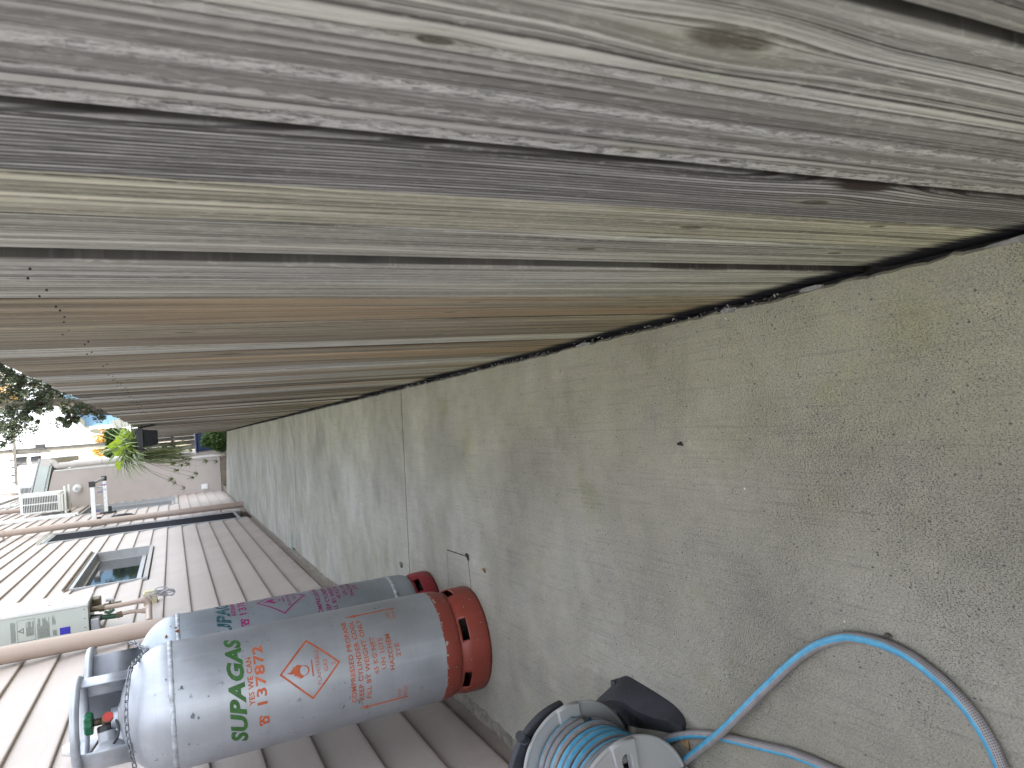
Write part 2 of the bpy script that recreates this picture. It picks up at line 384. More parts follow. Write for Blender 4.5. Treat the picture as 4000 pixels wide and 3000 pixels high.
def leaf_mat(name, a, b, stripe=None, trans=.3):
    k = N(name); oi = k.n('ObjectInfo'); P = k.co('Object')
    n = k.noise(P, 24, 3)
    c = k.mix(k.ramp(n, .35, .65), a, b)
    if stripe:
        u = k.sep(k.co('UV'))[0]; d = k.math('ABSOLUTE', k.math('SUBTRACT', u, .5))
        c = k.mix(k.ramp(d, .16, .24), c, stripe)
    k.sock(k.b.inputs['Base Color'], c); k.b.inputs['Roughness'].default_value = .45
    tr = k.n('BsdfTranslucent'); k.l(c, tr.inputs[0]); mx = k.n('MixShader'); mx.inputs[0].default_value = trans
    k.l(k.b.outputs[0], mx.inputs[1]); k.l(tr.outputs[0], mx.inputs[2]); k.l(mx.outputs[0], k.out.inputs[0])
    return k.m

M = {}
M['wood'] = wood('weathered_pine')
M['wood_b1'] = wood('pine_big_knot', [(-.007, .70, .011), (.035, .84, .004)], [(.040, .0045, .5)])
M['wood_b2'] = wood('pine_fibrous', [], [(.040, .0088, 1.), (-.014, .0065, .85), (.012, .004, .6)])
M['wood_b3'] = wood('pine_ringed', [(.002, .404, .007)], [], .85)
M['wood_b4'] = wood('pine_cream', [(.007, .467, .006), (-.033, .237, .005)])
M['wood_b8'] = wood('pine_eye', [(-.006, .54, .005), (-.02, .17, .005)])
M['wood_b10'] = wood('pine_dark_knot', [(.017, .93, .007), (-.03, .74, .004)])
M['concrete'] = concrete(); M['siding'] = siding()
M['render'] = plain('rendered_wall', (.43, .385, .365), .8, 0, .05, 3, .0004)
M['plinth'] = plain('plinth', (.20, .165, .135), .85, 0, .2, 8)
M['pipe'] = plain('taupe_pipe', (.385, .305, .262), .45, 0, .05, 6)
M['palepipe'] = plain('pale_pipe', (.46, .44, .42), .45, 0, .06, 6)
M['white'] = plain('white_powder_coat', (.72, .74, .74), .4, 0, .05, 6)
M['offwhite'] = plain('off_white', (.62, .62, .58), .5, 0, .06, 10, dirt=(.4, .4, .36))
M['heater'] = plain('heater_side', (.47, .515, .495), .5, 0, .03, 8)
M['alu'] = plain('window_aluminium', (.37, .38, .40), .42, .1, .08, 20, dirt=(.36, .36, .36))
M['dirtysill'] = plain('sill', (.40, .39, .38), .6, .1, .18, 18, dirt=(.24, .23, .22))
M['greygreen'] = plain('barge_paint', (.46, .52, .51), .5, 0, .05, 4)
M['black'] = plain('black_plastic', (.020, .022, .028), .45, 0, .25, 25, .0004, dirt=(.05, .05, .055))
M['slate'] = plain('weathered_black_plastic', (.030, .033, .044), .62, 0, .25, 18, .0006, dirt=(.07, .073, .085))
M['reel'] = plain('grey_plastic', (.33, .34, .345), .5, 0, .05, 9, .0002)
M['screen'] = plain('door_screen', (.022, .024, .030), .95, 0, .1, 30, spec=.05)
M['rust'] = plain('rust', (.17, .055, .025), .9, 0, .5, 90, dirt=(.05, .03, .025)); M['chipped'] = plain('bare_chip', (.11, .13, .15), .6, 0, .5, 120, dirt=(.25, .27, .3))
M['dark'] = plain('dark_gap', (.015, .015, .015), .9, 0, .2, 20)
M['brass'] = plain('tarnished_brass', (.14, .115, .08), .5, .6, .25, 60, .0005, dirt=(.05, .05, .045))
M['greenvalve'] = plain('green_paint', (.02, .085, .05), .5, 0, .3, 60)
M['wheelgreen'] = plain('handwheel_green', (.008, .125, .055), .38, 0, .25, 50, dirt=(.01, .07, .035))
M['red'] = plain('red_cap', (.42, .02, .015), .45, 0, .15, 60)
M['regulator'] = plain('regulator_grey', (.36, .38, .42), .4, .3, .08, 30, dirt=(.25, .26, .28))
M['rubber'] = plain('rubber', (.03, .03, .032), .55, 0, .2, 40)
M['chain'] = plain('galvanised_chain', (.25, .27, .30), .42, .75, .25, 90, dirt=(.10, .10, .10))
M['yellowbox'] = plain('aged_outlet', (.50, .46, .31), .5, 0, .1, 20)
M['cable'] = plain('grey_cable', (.33, .33, .36), .45, 0, .08, 30)
M['soil'] = plain('trench_soil', (.035, .030, .026), .95, 0, .5, 40, .004, dirt=(.10, .09, .07))
M['mortar'] = plain('rough_mortar', (.20, .185, .155), .92, 0, .3, 30, .004, dirt=(.07, .065, .05))
M['chip'] = plain('broken_concrete', (.23, .222, .20), .9, 0, .3, 90, .002, dirt=(.10, .095, .085))
M['silver_front'] = silver('silver_paint_front', (.42, .45, .50), (.27, .052, .036), .168)
M['silver_rear'] = silver('silver_paint_rear', (.37, .42, .48))
M['orange_ring'] = silver('orange_ring', (.27, .052, .036), (.27, .052, .036), 5.0)
M['red_ring'] = silver('red_ring', (.25, .02, .03), (.27, .022, .034), 5.0)
M['guard'] = plain('guard_silver', (.38, .41, .46), .42, .45, .1, 20, dirt=(.26, .27, .29))
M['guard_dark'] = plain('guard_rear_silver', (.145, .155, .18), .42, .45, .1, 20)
M['bead'] = plain('weld_bead', (.46, .50, .55), .5, .4, .35, 45, .002, dirt=(.04, .04, .04))
M['p_green'] = paint('stencil_green', (.036, .12, .030), wear=.57)
M['p_orange'] = paint('stencil_orange', (.46, .105, .04), wear=.56)
M['p_orange_faint'] = paint('stencil_orange_worn', (.46, .13, .06), wear=.50)
M['p_teal'] = paint('stencil_teal', (.015, .075, .095), (.30, .34, .38), wear=.50)
M['p_magenta'] = paint('stencil_magenta', (.28, .015, .14), (.30, .34, .38), wear=.52)
M['ink'] = plain('label_ink', (.06, .075, .075), .6, 0, .1, 60)
M['bluelabel'] = plain('blue_sticker', (.035, .035, .42), .4, 0, .4, 160)
M['hose'] = hose_mat()
M['leaf_lime'] = leaf_mat('lime_leaf', (.22, .36, .012), (.42, .52, .05), None, .4)
M['leaf_spider'] = leaf_mat('spider_leaf', (.52, .60, .36), (.64, .70, .46), (.13, .22, .055), .3)
M['leaf_dull'] = leaf_mat('dull_leaf', (.13, .17, .06), (.28, .33, .15), None, .25)
M['stem'] = plain('runner', (.14, .12, .08), .6)
M['leaf_dark'] = leaf_mat('dark_foliage', (.035, .050, .030), (.085, .105, .060), None, .3)
M['leaf_mid'] = leaf_mat('mid_foliage', (.04, .085, .02), (.09, .15, .04), None, .35)
M['leaf_gold'] = leaf_mat('gold_foliage', (.35, .20, .04), (.50, .34, .10), None, .4)
M['bark'] = plain('bark', (.10, .085, .07), .9, 0, .3, 12, .01)
M['polewood'] = plain('pole_timber', (.13, .12, .105), .85, 0, .2, 3)
M['bluehouse'] = plain('blue_boards', (.16, .30, .46), .6, 0, .05, 3)
M['roofgrey'] = plain('roof_metal', (.36, .37, .39), .4, .3, .05, 3)
M['brick'] = plain('terracotta', (.42, .16, .11), .8, 0, .15, 9)
M['binblue'] = plain('blue_bin', (.008, .022, .07), .45, 0, .15, 9)
M['deadleaf'] = plain('dry_leaf', (.28, .19, .10), .7, 0, .25, 60)
k = N('window_glass'); M['glass'] = k.done((.018, .022, .028), .04, 0, .8)
k = N('grass_ground'); P = k.co('Object')
M['ground'] = k.done(k.mix(k.ramp(k.noise(P, .8, 6), .35, .65), (.06, .065, .03), (.14, .12, .07)), .95)

# ================================================================== SETTING
bm = bmesh.new(); bmesh.ops.create_grid(bm, x_segments=2, y_segments=2, size=260); bmesh.ops.translate(bm, verts=bm.verts, vec=(0, 150, -.17))
g = mobj('ground', bm, M['ground']); tag(g, 'bare and grassy ground beyond the end of the concrete path', None, None, 'structure')
# trench soil beside the fence and mortar bed at the house wall
def strip(name, x0, x1, y0, y1, z, mat, amp, nx=4, ny=300):
    bm = bmesh.new(); vs = []
    for j in range(ny+1):
        y = y0+(y1-y0)*j/ny
        vs.append([bm.verts.new((x0+(x1-x0)*i/nx, y, z+amp*noise.noise(Vector((i*1.7+3, y*19, 0)))+amp*.6*noise.noise(Vector((i*3.1, y*55, 4))))) for i in range(nx+1)])
    for j in range(ny):
        for i in range(nx): bm.faces.new((vs[j][i], vs[j][i+1], vs[j+1][i+1], vs[j+1][i]))
    return mobj(name, bm, mat, None, True)
o = strip('soil_strip', .10, .36, -3.2, 15.4, -.045, M['soil'], .012); tag(o, 'dark damp debris in the narrow gap under the paling fence', None, None, 'structure')
o = strip('mortar_strip', -1.135, -.99, -3.2, 17.55, -.022, M['mortar'], .016, 6, 500); tag(o, 'rough mortar bedding between siding and concrete path', None, None, 'structure')

# path: slabs between joints (parts)
PATH = empty('concrete_path', (0, 0, 0)); tag(PATH, 'grey broom-finished concrete path between house siding and paling fence', None, None, 'structure')
def edgeR(y): return .1655 + .0045*noise.noise(Vector((y*6, 3, 0))) + .004*noise.noise(Vector((y*31, 1, 0))) + .0025*noise.noise(Vector((y*90, 1, 0)))
def edgeL(y):
    b = -1.062 if y < 7 else -1.085
    return b + .014*noise.noise(Vector((y*2.1, 9, 0))) + .010*noise.noise(Vector((y*17, 7, 0))) + .004*noise.noise(Vector((y*60, 1, 0)))
def skew(j, x):                      # joint lines run slightly askew
    y0, s = j; return y0 + s*(.17-x)
JT = [(-3.2, 0), (-.15, .1), (3.165, .10), (6.345, .33), (9.6, .3), (12.3, .5), (14.72, 1.05)]
for a, b in zip(JT[:-1], JT[1:]):
    bm = bmesh.new(); n = int((b[0]-a[0])/.012)
    tl, tr = [], []
    ga = .0042 if a[0] > -1 else 0; gb = .0042 if b[0] < 14 else 0
    rows = []
    for j in range(n+1):
        t = j/n
        row = []
        yr = skew(a, .17)*(1-t)+skew(b, .17)*t; yl = skew(a, -1.08)*(1-t)+skew(b, -1.08)*t
        xr, xl = edgeR(yr), edgeL(yl)
        for u in (0, .004, .5, .996, 1):
            x = xr+(xl-xr)*u; y = yr+(yl-yr)*u
            if j == 0: y += ga
            if j == n: y -= gb
            z = 0.0
            if u in (0, 1): z = -.006-.004*noise.noise(Vector((y*40, u, 0)))
            row.append(bm.verts.new((x, y, z)))
        rows.append(row)
    for j in range(n):
        for i in range(4): bm.faces.new((rows[j][i], rows[j+1][i], rows[j+1][i+1], rows[j][i+1]))
    edge = [e for e in bm.edges if e.is_boundary]
    r = bmesh.ops.extrude_edge_only(bm, edges=edge)
    for v in r['geom']:
        if isinstance(v, bmesh.types.BMVert): v.co.z = -.12
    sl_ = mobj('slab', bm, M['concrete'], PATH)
# cut patch beside the cylinders: three saw cuts
cuts = [(-.51, 2.709), (-.506, 2.487), (-.66, 2.479), (-.66, 2.725)]
bm = bmesh.new()
for (p, q), w in zip(((cuts[0], cuts[1]), (cuts[1], cuts[2]), (cuts[0], cuts[3])), (.0022, .0022, .0009)):
    p = Vector((*p, .0006)); q = Vector((*q, .0006)); d = (q-p).normalized(); s = Vector((-d.y, d.x, 0))*w
    n = 14; prev = None
    for i in range(n+1):
        c_ = p.lerp(q, i/n) + s*.5*noise.noise(Vector((i*3.3, w*900, 0)))
        ww = s*(1+.5*noise.noise(Vector((i*1.7, 2, 0))))
        cur = (bm.verts.new(c_+ww), bm.verts.new(c_-ww))
        if prev: bm.faces.new((prev[0], cur[0], cur[1], prev[1]))
        prev = cur
o = mobj('saw_cut', bm, M['dark'], PATH)
bm = bmesh.new(); P_ = [(-.925, 6.93), (-.955, 6.98), (-1.0, 6.965), (-1.05, 6.99), (-1.08, 6.97), (-1.078, 7.05), (-1.03, 7.06), (-.98, 7.04), (-.93, 7.05)]
bm.faces.new([bm.verts.new((x, y, .0008)) for x, y in P_]); mobj('paint_mark', bm, paint('teal_mark', (.09, .20, .20), (.27, .28, .26), .50), PATH)
# broken crumbs along the fence edge
bm = bmesh.new()
for i in range(520):
    t = random.random()**1.2; y = .9 + t*6.5
    s = random.uniform(.0008, .0030)
    x = edgeR(y)+random.uniform(-.006, .008)
    r = bmesh.ops.create_icosphere(bm, subdivisions=1, radius=1)
    mxx = Matrix.Translation((x, y, random.uniform(-.012, .003))) @ Matrix.Rotation(random.random()*6, 4, 'Z') @ Matrix.Rotation(random.random()*6, 4, 'X') @ Matrix.Diagonal((s*random.uniform(.6, 1), s*random.uniform(1, 2.4), s*.6, 1))
    bmesh.ops.transform(bm, matrix=mxx, verts=r['verts'])
    for v in r['verts']: v.co += Vector([random.uniform(-.0008, .0008) for _ in range(3)])
o = mobj('concrete_crumbs', bm, M['chip']); tag(o, 'pale broken crumbs along the concrete edge under the fence', None, None, 'stuff')
# thin flat spalled lip pieces
for (y0, ln) in ((.50, .10), (.83, .05), (1.02, .05), (1.55, .07), (3.05, .06)):
    bm = bmesh.new(); vs = []
    for i in range(11):
        a = i/11*2*math.pi
        vs.append(bm.verts.new((edgeR(y0)-.001+.0055*math.cos(a)*random.uniform(.35, 1.1), y0+ln*.5*math.sin(a)*random.uniform(.8, 1.1), .003)))
    f = bm.faces.new(vs); r = bmesh.ops.extrude_face_region(bm, geom=[f])
    for v in r['geom']:
        if isinstance(v, bmesh.types.BMVert): v.co.z = -.004
    mobj('spalled_edge', bm, M['chip'], PATH)

# ================================================================== HOUSE
HX = -1.139
HOUSE = empty('weatherboard_house', (HX, 6, 0)); tag(HOUSE, 'pinkish grey weatherboard house wall running the length of the path', 'house')
HL = HOUSE.location.copy()
def hchild(name, bm, mat, parent=HOUSE, **kw):
    base = HL if parent is HOUSE else parent['_o']
    bmesh.ops.translate(bm, verts=bm.verts, vec=-Vector(base))
    o = mobj(name, bm, mat, parent, **kw); return o
PITCH, B0 = .1735, .040
openings = [(6.98, 9.20, 1.205, 1.83), (10.97, 12.10, -1, 2.60), (15.10, 17.20, .91, 2.60)]   # y0,y1,z0,z1
Y0, Y1 = -3.2, 30.0
YH = 13.3        # unseen wall before this point made lower to let in skylight
def board(bm, y0, y1, z0, z1, lo=None, hi=None):
    # weatherboard section: thick drip lip at the bottom, thin at the top
    pr = [(-.022, z0), (-.006, z0), (.0135, z0-.001), (.0155, z0+.003), (.0155, z0+.012), (-.0055, z1), (-.022, z1)]
    A = [bm.verts.new((HX+x, y0, z)) for x, z in pr]; B = [bm.verts.new((HX+x, y1, z)) for x, z in pr]
    n = len(pr)
    for i in range(n): bm.faces.new((A[i], A[(i+1) % n], B[(i+1) % n], B[i]))
    bm.faces.new(A[::-1]); bm.faces.new(B)
    for z_, nrm in ((lo, -1), (hi, 1)):
        if z_ is None: continue
        g_ = bm.verts[:]+bm.edges[:]+bm.faces[:]
        r = bmesh.ops.bisect_plane(bm, geom=g_, plane_co=(0, 0, z_), plane_no=(0, 0, nrm), clear_outer=True)
        es = [e for e in r['geom_cut'] if isinstance(e, bmesh.types.BMEdge)]
        if es: bmesh.ops.edgeloop_fill(bm, edges=es)
nrow = 28
jointy = {3: [5.95], 9: [3.6], 14: [7.8], 1: [8.2], 18: [12.9]}
for r_ in range(-1, nrow):
    z0 = B0+PITCH*r_; z1 = z0+PITCH+.012
    cutsy = [(Y0, Y1)] if z1 < 3.56 else [(YH, Y1)]
    for (a, b, c0, c1) in openings:
        if z1-.012 > c0 and z0 < c1:
            new = []
            for (s, e) in cutsy:
                if a < e and b > s:
                    new += [(s, a), (b, e)]
                    if z1-.012 > c1 > z0+.01:
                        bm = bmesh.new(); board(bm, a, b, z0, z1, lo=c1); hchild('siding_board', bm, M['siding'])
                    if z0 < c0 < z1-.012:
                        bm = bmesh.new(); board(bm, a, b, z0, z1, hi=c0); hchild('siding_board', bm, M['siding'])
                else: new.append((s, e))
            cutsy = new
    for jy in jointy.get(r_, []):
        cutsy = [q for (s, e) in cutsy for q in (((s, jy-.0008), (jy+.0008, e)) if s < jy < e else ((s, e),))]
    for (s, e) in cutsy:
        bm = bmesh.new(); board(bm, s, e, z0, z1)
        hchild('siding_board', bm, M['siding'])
# solid behind boards: wall core with openings (joined panels), and roof
bm = bmesh.new()
ys = sorted({Y0, Y1, YH, *[o_[0] for o_ in openings], *[o_[1] for o_ in openings]})
for a, b in zip(ys[:-1], ys[1:]):
    op = [o_ for o_ in openings if abs(o_[0]-a) < 1e-6 and abs(o_[1]-b) < 1e-6]
    if op:
        c0, c1 = op[0][2], op[0][3]
        if c0 > 0: box(bm, (HX-.14, a, -.17), (HX-.023, b, c0))
        box(bm, (HX-.14, a, c1), (HX-.023, b, 4.9 if a >= YH else 3.5))
    else: box(bm, (HX-.14, a, -.17), (HX-.023, b, 4.9 if a >= YH else 3.5))
hchild('wall_core', bm, M['plinth'])
bm = bmesh.new(); box(bm, (HX-7, YH, 4.905), (HX+.05, Y1, 5.05)); box(bm, (HX-7, Y0, 3.56), (HX+.03, YH-.003, 3.64)); box(bm, (HX-7, YH, 3.56), (HX-.141, YH+.1, 4.9)); hchild('roof', bm, M['roofgrey'])
bm = bmesh.new(); box(bm, (HX-7, Y0, -.17), (HX-6.9, Y1, 4.9)); box(bm, (HX-6.899, Y0, -.17), (HX-.141, Y0+.1, 3.5)); box(bm, (HX-6.899, Y1-.1, -.17), (HX-.141, Y1, 4.9)); hchild('outer_wall', bm, M['siding'])

def opening_unit(name, y0, y1, z0, z1, hood=True, sill=True, mull=None, depth=.085, glassmat='glass', fr=.03, label=None, gx=.72):
    w = empty(name, (0, 0, 0)); w.parent = HOUSE; w.location = Vector((HX, y0, z0))-HL; w['_o'] = (HX, y0, z0)
    if label: w['label'] = label
    def part(n, lo, hi, mat, bev=.0015):
        bm = bmesh.new(); box(bm, lo, hi, bev); return hchild(n, bm, mat, w)
    px = HX+.022
    part('frame_stile', (HX-depth, y0, z0), (px, y0+.022, z1), M['alu'])
    part('frame_stile', (HX-depth, y1-.022, z0), (px, y1, z1), M['alu'])
    part('frame_head', (HX-depth, y0+.0225, z1-.03), (px, y1-.0225, z1), M['alu'])
    if sill:
        bm = bmesh.new(); box(bm, (HX-depth, y0+.0225, z0), (px+.004, y1-.0225, z0+.03))
        for v in bm.verts:
            if v.co.z > z0+.02 and v.co.x < HX: v.co.z += .045
        hchild('sill', bm, M['dirtysill'], w)
    if hood:
        bm = bmesh.new(); tube(bm, [(HX+.030, y0-.05, z1+.03), (HX+.030, y1+.05, z1+.03)], .011, 8); box(bm, (HX-.002, y0-.045, z1+.001), (HX+.026, y1+.045, z1+.028)); hchild('drip_hood', bm, M['plinth'] if name == 'window' else M['offwhite'], w)
    # inner sash and glass
    xs = HX-depth*gx
    part('sash', (xs-.012, y0+.0225, z1-.055), (xs+.012, y1-.0225, z1-.0305), M['alu'])
    part('sash', (xs-.012, y0+.0225, z0+.076), (xs+.012, y1-.0225, z0+.115), M['alu'])
    for yy in ([y0+.0225, y1-.0225-fr] + ([mull-fr/2] if mull else [])):
        part('sash', (xs-.012, yy, z0+.1155), (xs+.012, yy+fr, z1-.0555), M['alu'])
    part('pane', (xs-.004, y0+.0228, z0+.1), (xs+.004, y1-.0228, z1-.045), M[glassmat], 0)
    return w
opening_unit('window', 6.99, 9.19, 1.215, 1.80, mull=None, depth=.115, label='small aluminium window above the gas cylinders')
opening_unit('window', 15.11, 17.19, .92, 2.56, mull=16.1, label='tall far window beside the downpipe')
d = opening_unit('door', 10.98, 12.09, .055, 2.555, sill=False, glassmat='screen', fr=.05, gx=-.02, label='narrow dark screen door')
bm = bmesh.new(); box(bm, (HX-.045, 10.98+.93, 1.05), (HX+.012, 10.98+.97, 1.15), .004); hchild('handle', bm, M['black'], d)
for o_ in bpy.data.objects:
    if '_o' in o_: del o_['_o']

# end wing: rendered wall facing the path, with barge, gutter
WY = 17.55
WING = empty('rendered_house_wing', (-.7, WY, 0)); tag(WING, 'plain beige rendered wing closing the end of the path', 'house wing')
def wchild(name, bm, mat, **kw):
    bmesh.ops.translate(bm, verts=bm.verts, vec=-WING.location); return mobj(name, bm, mat, WING, **kw)
def prism_xz(bm, pts, y0, y1):
    A = [bm.verts.new((x, y0, z)) for x, z in pts]; B = [bm.verts.new((x, y1, z)) for x, z in pts]; n = len(pts)
    bm.faces.new(A); bm.faces.new(B[::-1])
    for i in range(n): bm.faces.new((A[i], B[i], B[(i+1) % n], A[(i+1) % n]))
bm = bmesh.new(); prism_xz(bm, [(HX+.004, .005), (-.345, .005), (-.345, 3.22), (HX+.004, 3.42)], WY, WY+5); wchild('wall', bm, M['render'])
bm = bmesh.new(); box(bm, (HX+.004, WY+.01, -.17), (-.36, WY+5, .0045)); wchild('plinth', bm, M['plinth'])
bm = bmesh.new(); box(bm, (-.344, WY-.012, -.02), (-.318, WY+.03, 3.2), .003); wchild('corner_trim', bm, M['white'])
bm = bmesh.new(); prism_xz(bm, [(-.09, 3.235), (-.09, 3.42), (-.80, 3.60), (HX+.03, 3.69), (HX+.03, 3.48)], WY-.05, WY-.026); wchild('barge_board', bm, M['greygreen'])
bm = bmesh.new(); prism_xz(bm, [(-.10, 3.20), (-.10, 3.234), (HX+.03, 3.479), (HX+.03, 3.42)], WY-.026, WY-.002); wchild('soffit_trim', bm, M['greygreen'])
bm = bmesh.new(); prism_xz(bm, [(-.06, 3.421), (-.06, 3.45), (HX+.03, 3.73), (HX+.03, 3.692)], WY-.06, WY+5); wchild('roof', bm, M['roofgrey'])
bm = bmesh.new()
gp = [(-.20, 3.26), (-.19, 3.245), (-.08, 3.245), (-.068, 3.26), (-.066, 3.40), (-.085, 3.41), (-.20, 3.41)]
prism_xz(bm, gp, WY-.045, WY+5); wchild('gutter', bm, M['palepipe'])
bm = bmesh.new(); prism_xz(bm, [(x*1.0+.001, z+.001) for x, z in [(-.215, 3.235), (-.06, 3.235), (-.055, 3.415), (-.215, 3.415)]], WY-.052, WY-.0455); wchild('gutter_end_cap', bm, M['palepipe'])

def downpipe(name, label, x, y, r, z0, z1, mat, clips=(), shoe=False, pop=False):
    t = empty(name, (x, y, z0)); tag(t, label, 'downpipe')
    bm = bmesh.new(); tube(bm, [(0, 0, 0), (0, 0, z1-z0)], r, 28, ref=Vector((0, 1, 0))); mobj('pipe', bm, mat, t, True, 40)
    for z in clips:
        bm = bmesh.new(); lathe(bm, [(r+.0005, z-z0-.016), (r+.003, z-z0-.014), (r+.003, z-z0+.014), (r+.0005, z-z0+.016)], 28); mobj('clip', bm, mat, t, True, 40)
        bm = bmesh.new(); box(bm, (HX+.012-x, -.012, z-z0-.012), (-r+.004, .012, z-z0+.012), .002); mobj('bracket', bm, mat, t)
    return t
downpipe('downpipe', 'near taupe downpipe on the siding beside the water heater', -1.066, 4.80, .0485, .02, 3.6, M['pipe'], (.6, 2.3))
downpipe('downpipe', 'far taupe downpipe beside the dark screen door', -1.038, 12.15, .046, .004, 3.6, M['pipe'], (.33, 3.15, 1.26))
downpipe('downpipe', 'thin taupe downpipe in the far corner behind the air conditioner', -1.06, 17.35, .045, 2.9, 4.8, M['pipe'], ())
downpipe('downpipe', 'taupe downpipe rising above the roof of the wing', -.98, 23.6, .05, 3.9, 5.2, M['pipe'], ())
t = downpipe('downpipe', 'pale grey downpipe at the outer corner of the rendered wing', -.232, WY-.02, .062, -.10, 3.1, M['palepipe'], ())
bm = bmesh.new(); tube(bm, [(0, 0, 3.2), (0.0, 0, 3.235), (.085, 0, 3.30), (.085, 0, 3.345)], [.065, .065, .06, .06], 20, ref=Vector((0, 1, 0))); mobj('offset_bend', bm, M['palepipe'], t, True, 40)
bm = bmesh.new(); lathe(bm, [(.064, 2.42), (.068, 2.425), (.068, 2.45), (.064, 2.455)], 24); mobj('clip', bm, M['palepipe'], t, True, 40)

# ================================================================== FENCE
FX = .1744
FENCE = empty('paling_fence', (FX, 0, 0)); tag(FENCE, 'weathered grey pine paling fence along the right of the path', 'fence')
def paling(y0, y1, ztop, tint, warm=0, mat='wood', xoff=0, thick=.015, lv=16, wob=.0012, zb=-.03, rough=1.0):
    bm = bmesh.new(); w = y1-y0; sd_ = random.random()*50; rows = []
    cup = random.uniform(-.0012, .0018)
    ox = random.uniform(-.0015, .0015)+xoff
    for i in range(lv+1):
        z = zb+(ztop-zb)*i/lv
        e0 = wob*noise.noise(Vector((z*4, sd_, 0)))*1.5+wob*.6*noise.noise(Vector((z*17, sd_, 0)))
        e1 = wob*noise.noise(Vector((z*4, sd_+9, 0)))*1.5+wob*.6*noise.noise(Vector((z*17, sd_+9, 0)))
        bow = .002*noise.noise(Vector((z*1.3, sd_, 5)))
        a, b = -w/2+e0, w/2+e1
        sec = [(thick, a), (.0035, a), (.0012, a+.0012), (0, a+.004), (cup, 0), (0, b-.004), (.0012, b-.0012), (.0035, b), (thick, b)]
        rows.append([bm.verts.new((x+bow, y, z)) for x, y in sec])
    n = 9
    for i in range(lv):
        for k_ in range(n-1): bm.faces.new((rows[i][k_], rows[i][k_+1], rows[i+1][k_+1], rows[i+1][k_]))
        bm.faces.new((rows[i][n-1], rows[i][0], rows[i+1][0], rows[i+1][n-1]))
    bm.faces.new(rows[0][::-1]); bm.faces.new(rows[-1])
    o = mobj('paling', bm, M[mat], FENCE, True, 35)
    o.location = (ox, (y0+y1)/2, 0); o.color = (*tint, warm); return o
G = {'pale': (.50, .50, .465), 'grey': (.42, .415, .375), 'purple': (.40, .395, .38), 'dark': (.37, .367, .365), 'cream': (.47, .455, .37),
     'brown': (.205, .183, .143), 'tan': (.255, .228, .175), 'blue': (.42, .415, .39)}
near = [(-.02-.102*q, .078-.102*q, 'grey', 0) for q in range(14, 0, -1)] + [(-.02, .098, 'grey', 0), (.100, .2065, 'grey', 0), (.2150, .3095, 'pale', 0), (.3110, .4090, 'purple', 0), (.4150, .5110, 'dark', 0), (.5125, .6050, 'cream', 0),
        (.6070, .7120, 'grey', 0), (.7500, .8450, 'blue', 0), (.8470, .9430, 'grey', .05), (.9440, 1.0215, 'tan', .75), (1.0245, 1.137, 'tan', .65),
        (1.1385, 1.268, 'tan', .25), (1.270, 1.398, 'brown', .15), (1.401, 1.505, 'grey', .1), (1.509, 1.612, 'brown', .3), (1.615, 1.742, 'tan', .7), (1.746, 1.85, 'brown', .3),
        (1.858, 1.955, 'purple', 0), (1.966, 2.068, 'grey', .2), (2.072, 2.17, 'tan', .35)]
for y0, y1, kk, wm in near:
    mt_ = {.2150: 'wood_b1', .3110: 'wood_b2', .4150: 'wood_b3', .5125: 'wood_b4', .6070: 'wood_b8', 1.0245: 'wood_b8', .9440: 'wood_b8', 1.1385: 'wood_b10', 1.270: 'wood_b4'}.get(y0, 'wood')
    o = paling(y0+.0008, y1-.0010, 1.228+random.uniform(-.004, .004), G[kk], wm, mt_, lv=26, wob=.0016 if y0 < .6 else .0011)
for y0, y1 in ((.18, .26), (.38, .455), (.69, .79), (-.05, .12), (1.47, 1.54), (1.80, 1.90), (1.92, 2.0), (.90, .98), (.985, 1.06)):    # second layer seen through the gaps, tinted near black as their shade
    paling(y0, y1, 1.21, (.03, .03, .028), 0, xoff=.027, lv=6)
y = 2.178; i = 0
keys = ['brown', 'grey', 'brown', 'purple', 'tan', 'brown', 'grey', 'brown', 'dark']
while y < 14.9:
    w = random.uniform(.094, .103); gap = random.choice([.002, .003, .004, .006, .008]) if random.random() < .9 else .014
    c = Vector(G[random.choice(keys)])*random.uniform(.66, .98)
    paling(y, y+w, 1.228+random.uniform(-.007, .007)-(.0009*(y-2)), tuple(c), random.choice([0, .1, .3, .5, .15]), xoff=random.uniform(-.001, .005), lv=8 if y < 5 else 4, thick=.015)
    y += w+gap
# rails, and a thin sheet coloured near black as shade behind the gaps
for z in (.28, .98):
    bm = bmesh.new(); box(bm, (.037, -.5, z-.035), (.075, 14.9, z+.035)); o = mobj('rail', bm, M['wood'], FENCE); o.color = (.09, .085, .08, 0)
bm = bmesh.new(); box(bm, (.0355, -.5, -.05), (.0365, 14.9, 1.19)); o = mobj('shade_backing', bm, M['wood'], FENCE); o.color = (.05, .05, .048, 0)
bm = bmesh.new()
for (yy) in [a_[0]+.03 for a_ in near[20:]] + [2.2+.1*q for q in range(30)]:
    for dz, dy in ((1.075, 0), (1.082, .035)):
        z = dz+random.uniform(-.012, .012)
        r = bmesh.ops.create_cone(bm, cap_ends=True, segments=8, radius1=.0012, radius2=.0010, depth=.0022, matrix=Matrix.Translation((-.0008, yy+dy+random.uniform(-.006, .006), z)) @ Matrix.Rotation(R(90), 4, 'Y'))
mobj('nail_heads', bm, M['dark'], FENCE)['kind'] = 'stuff'

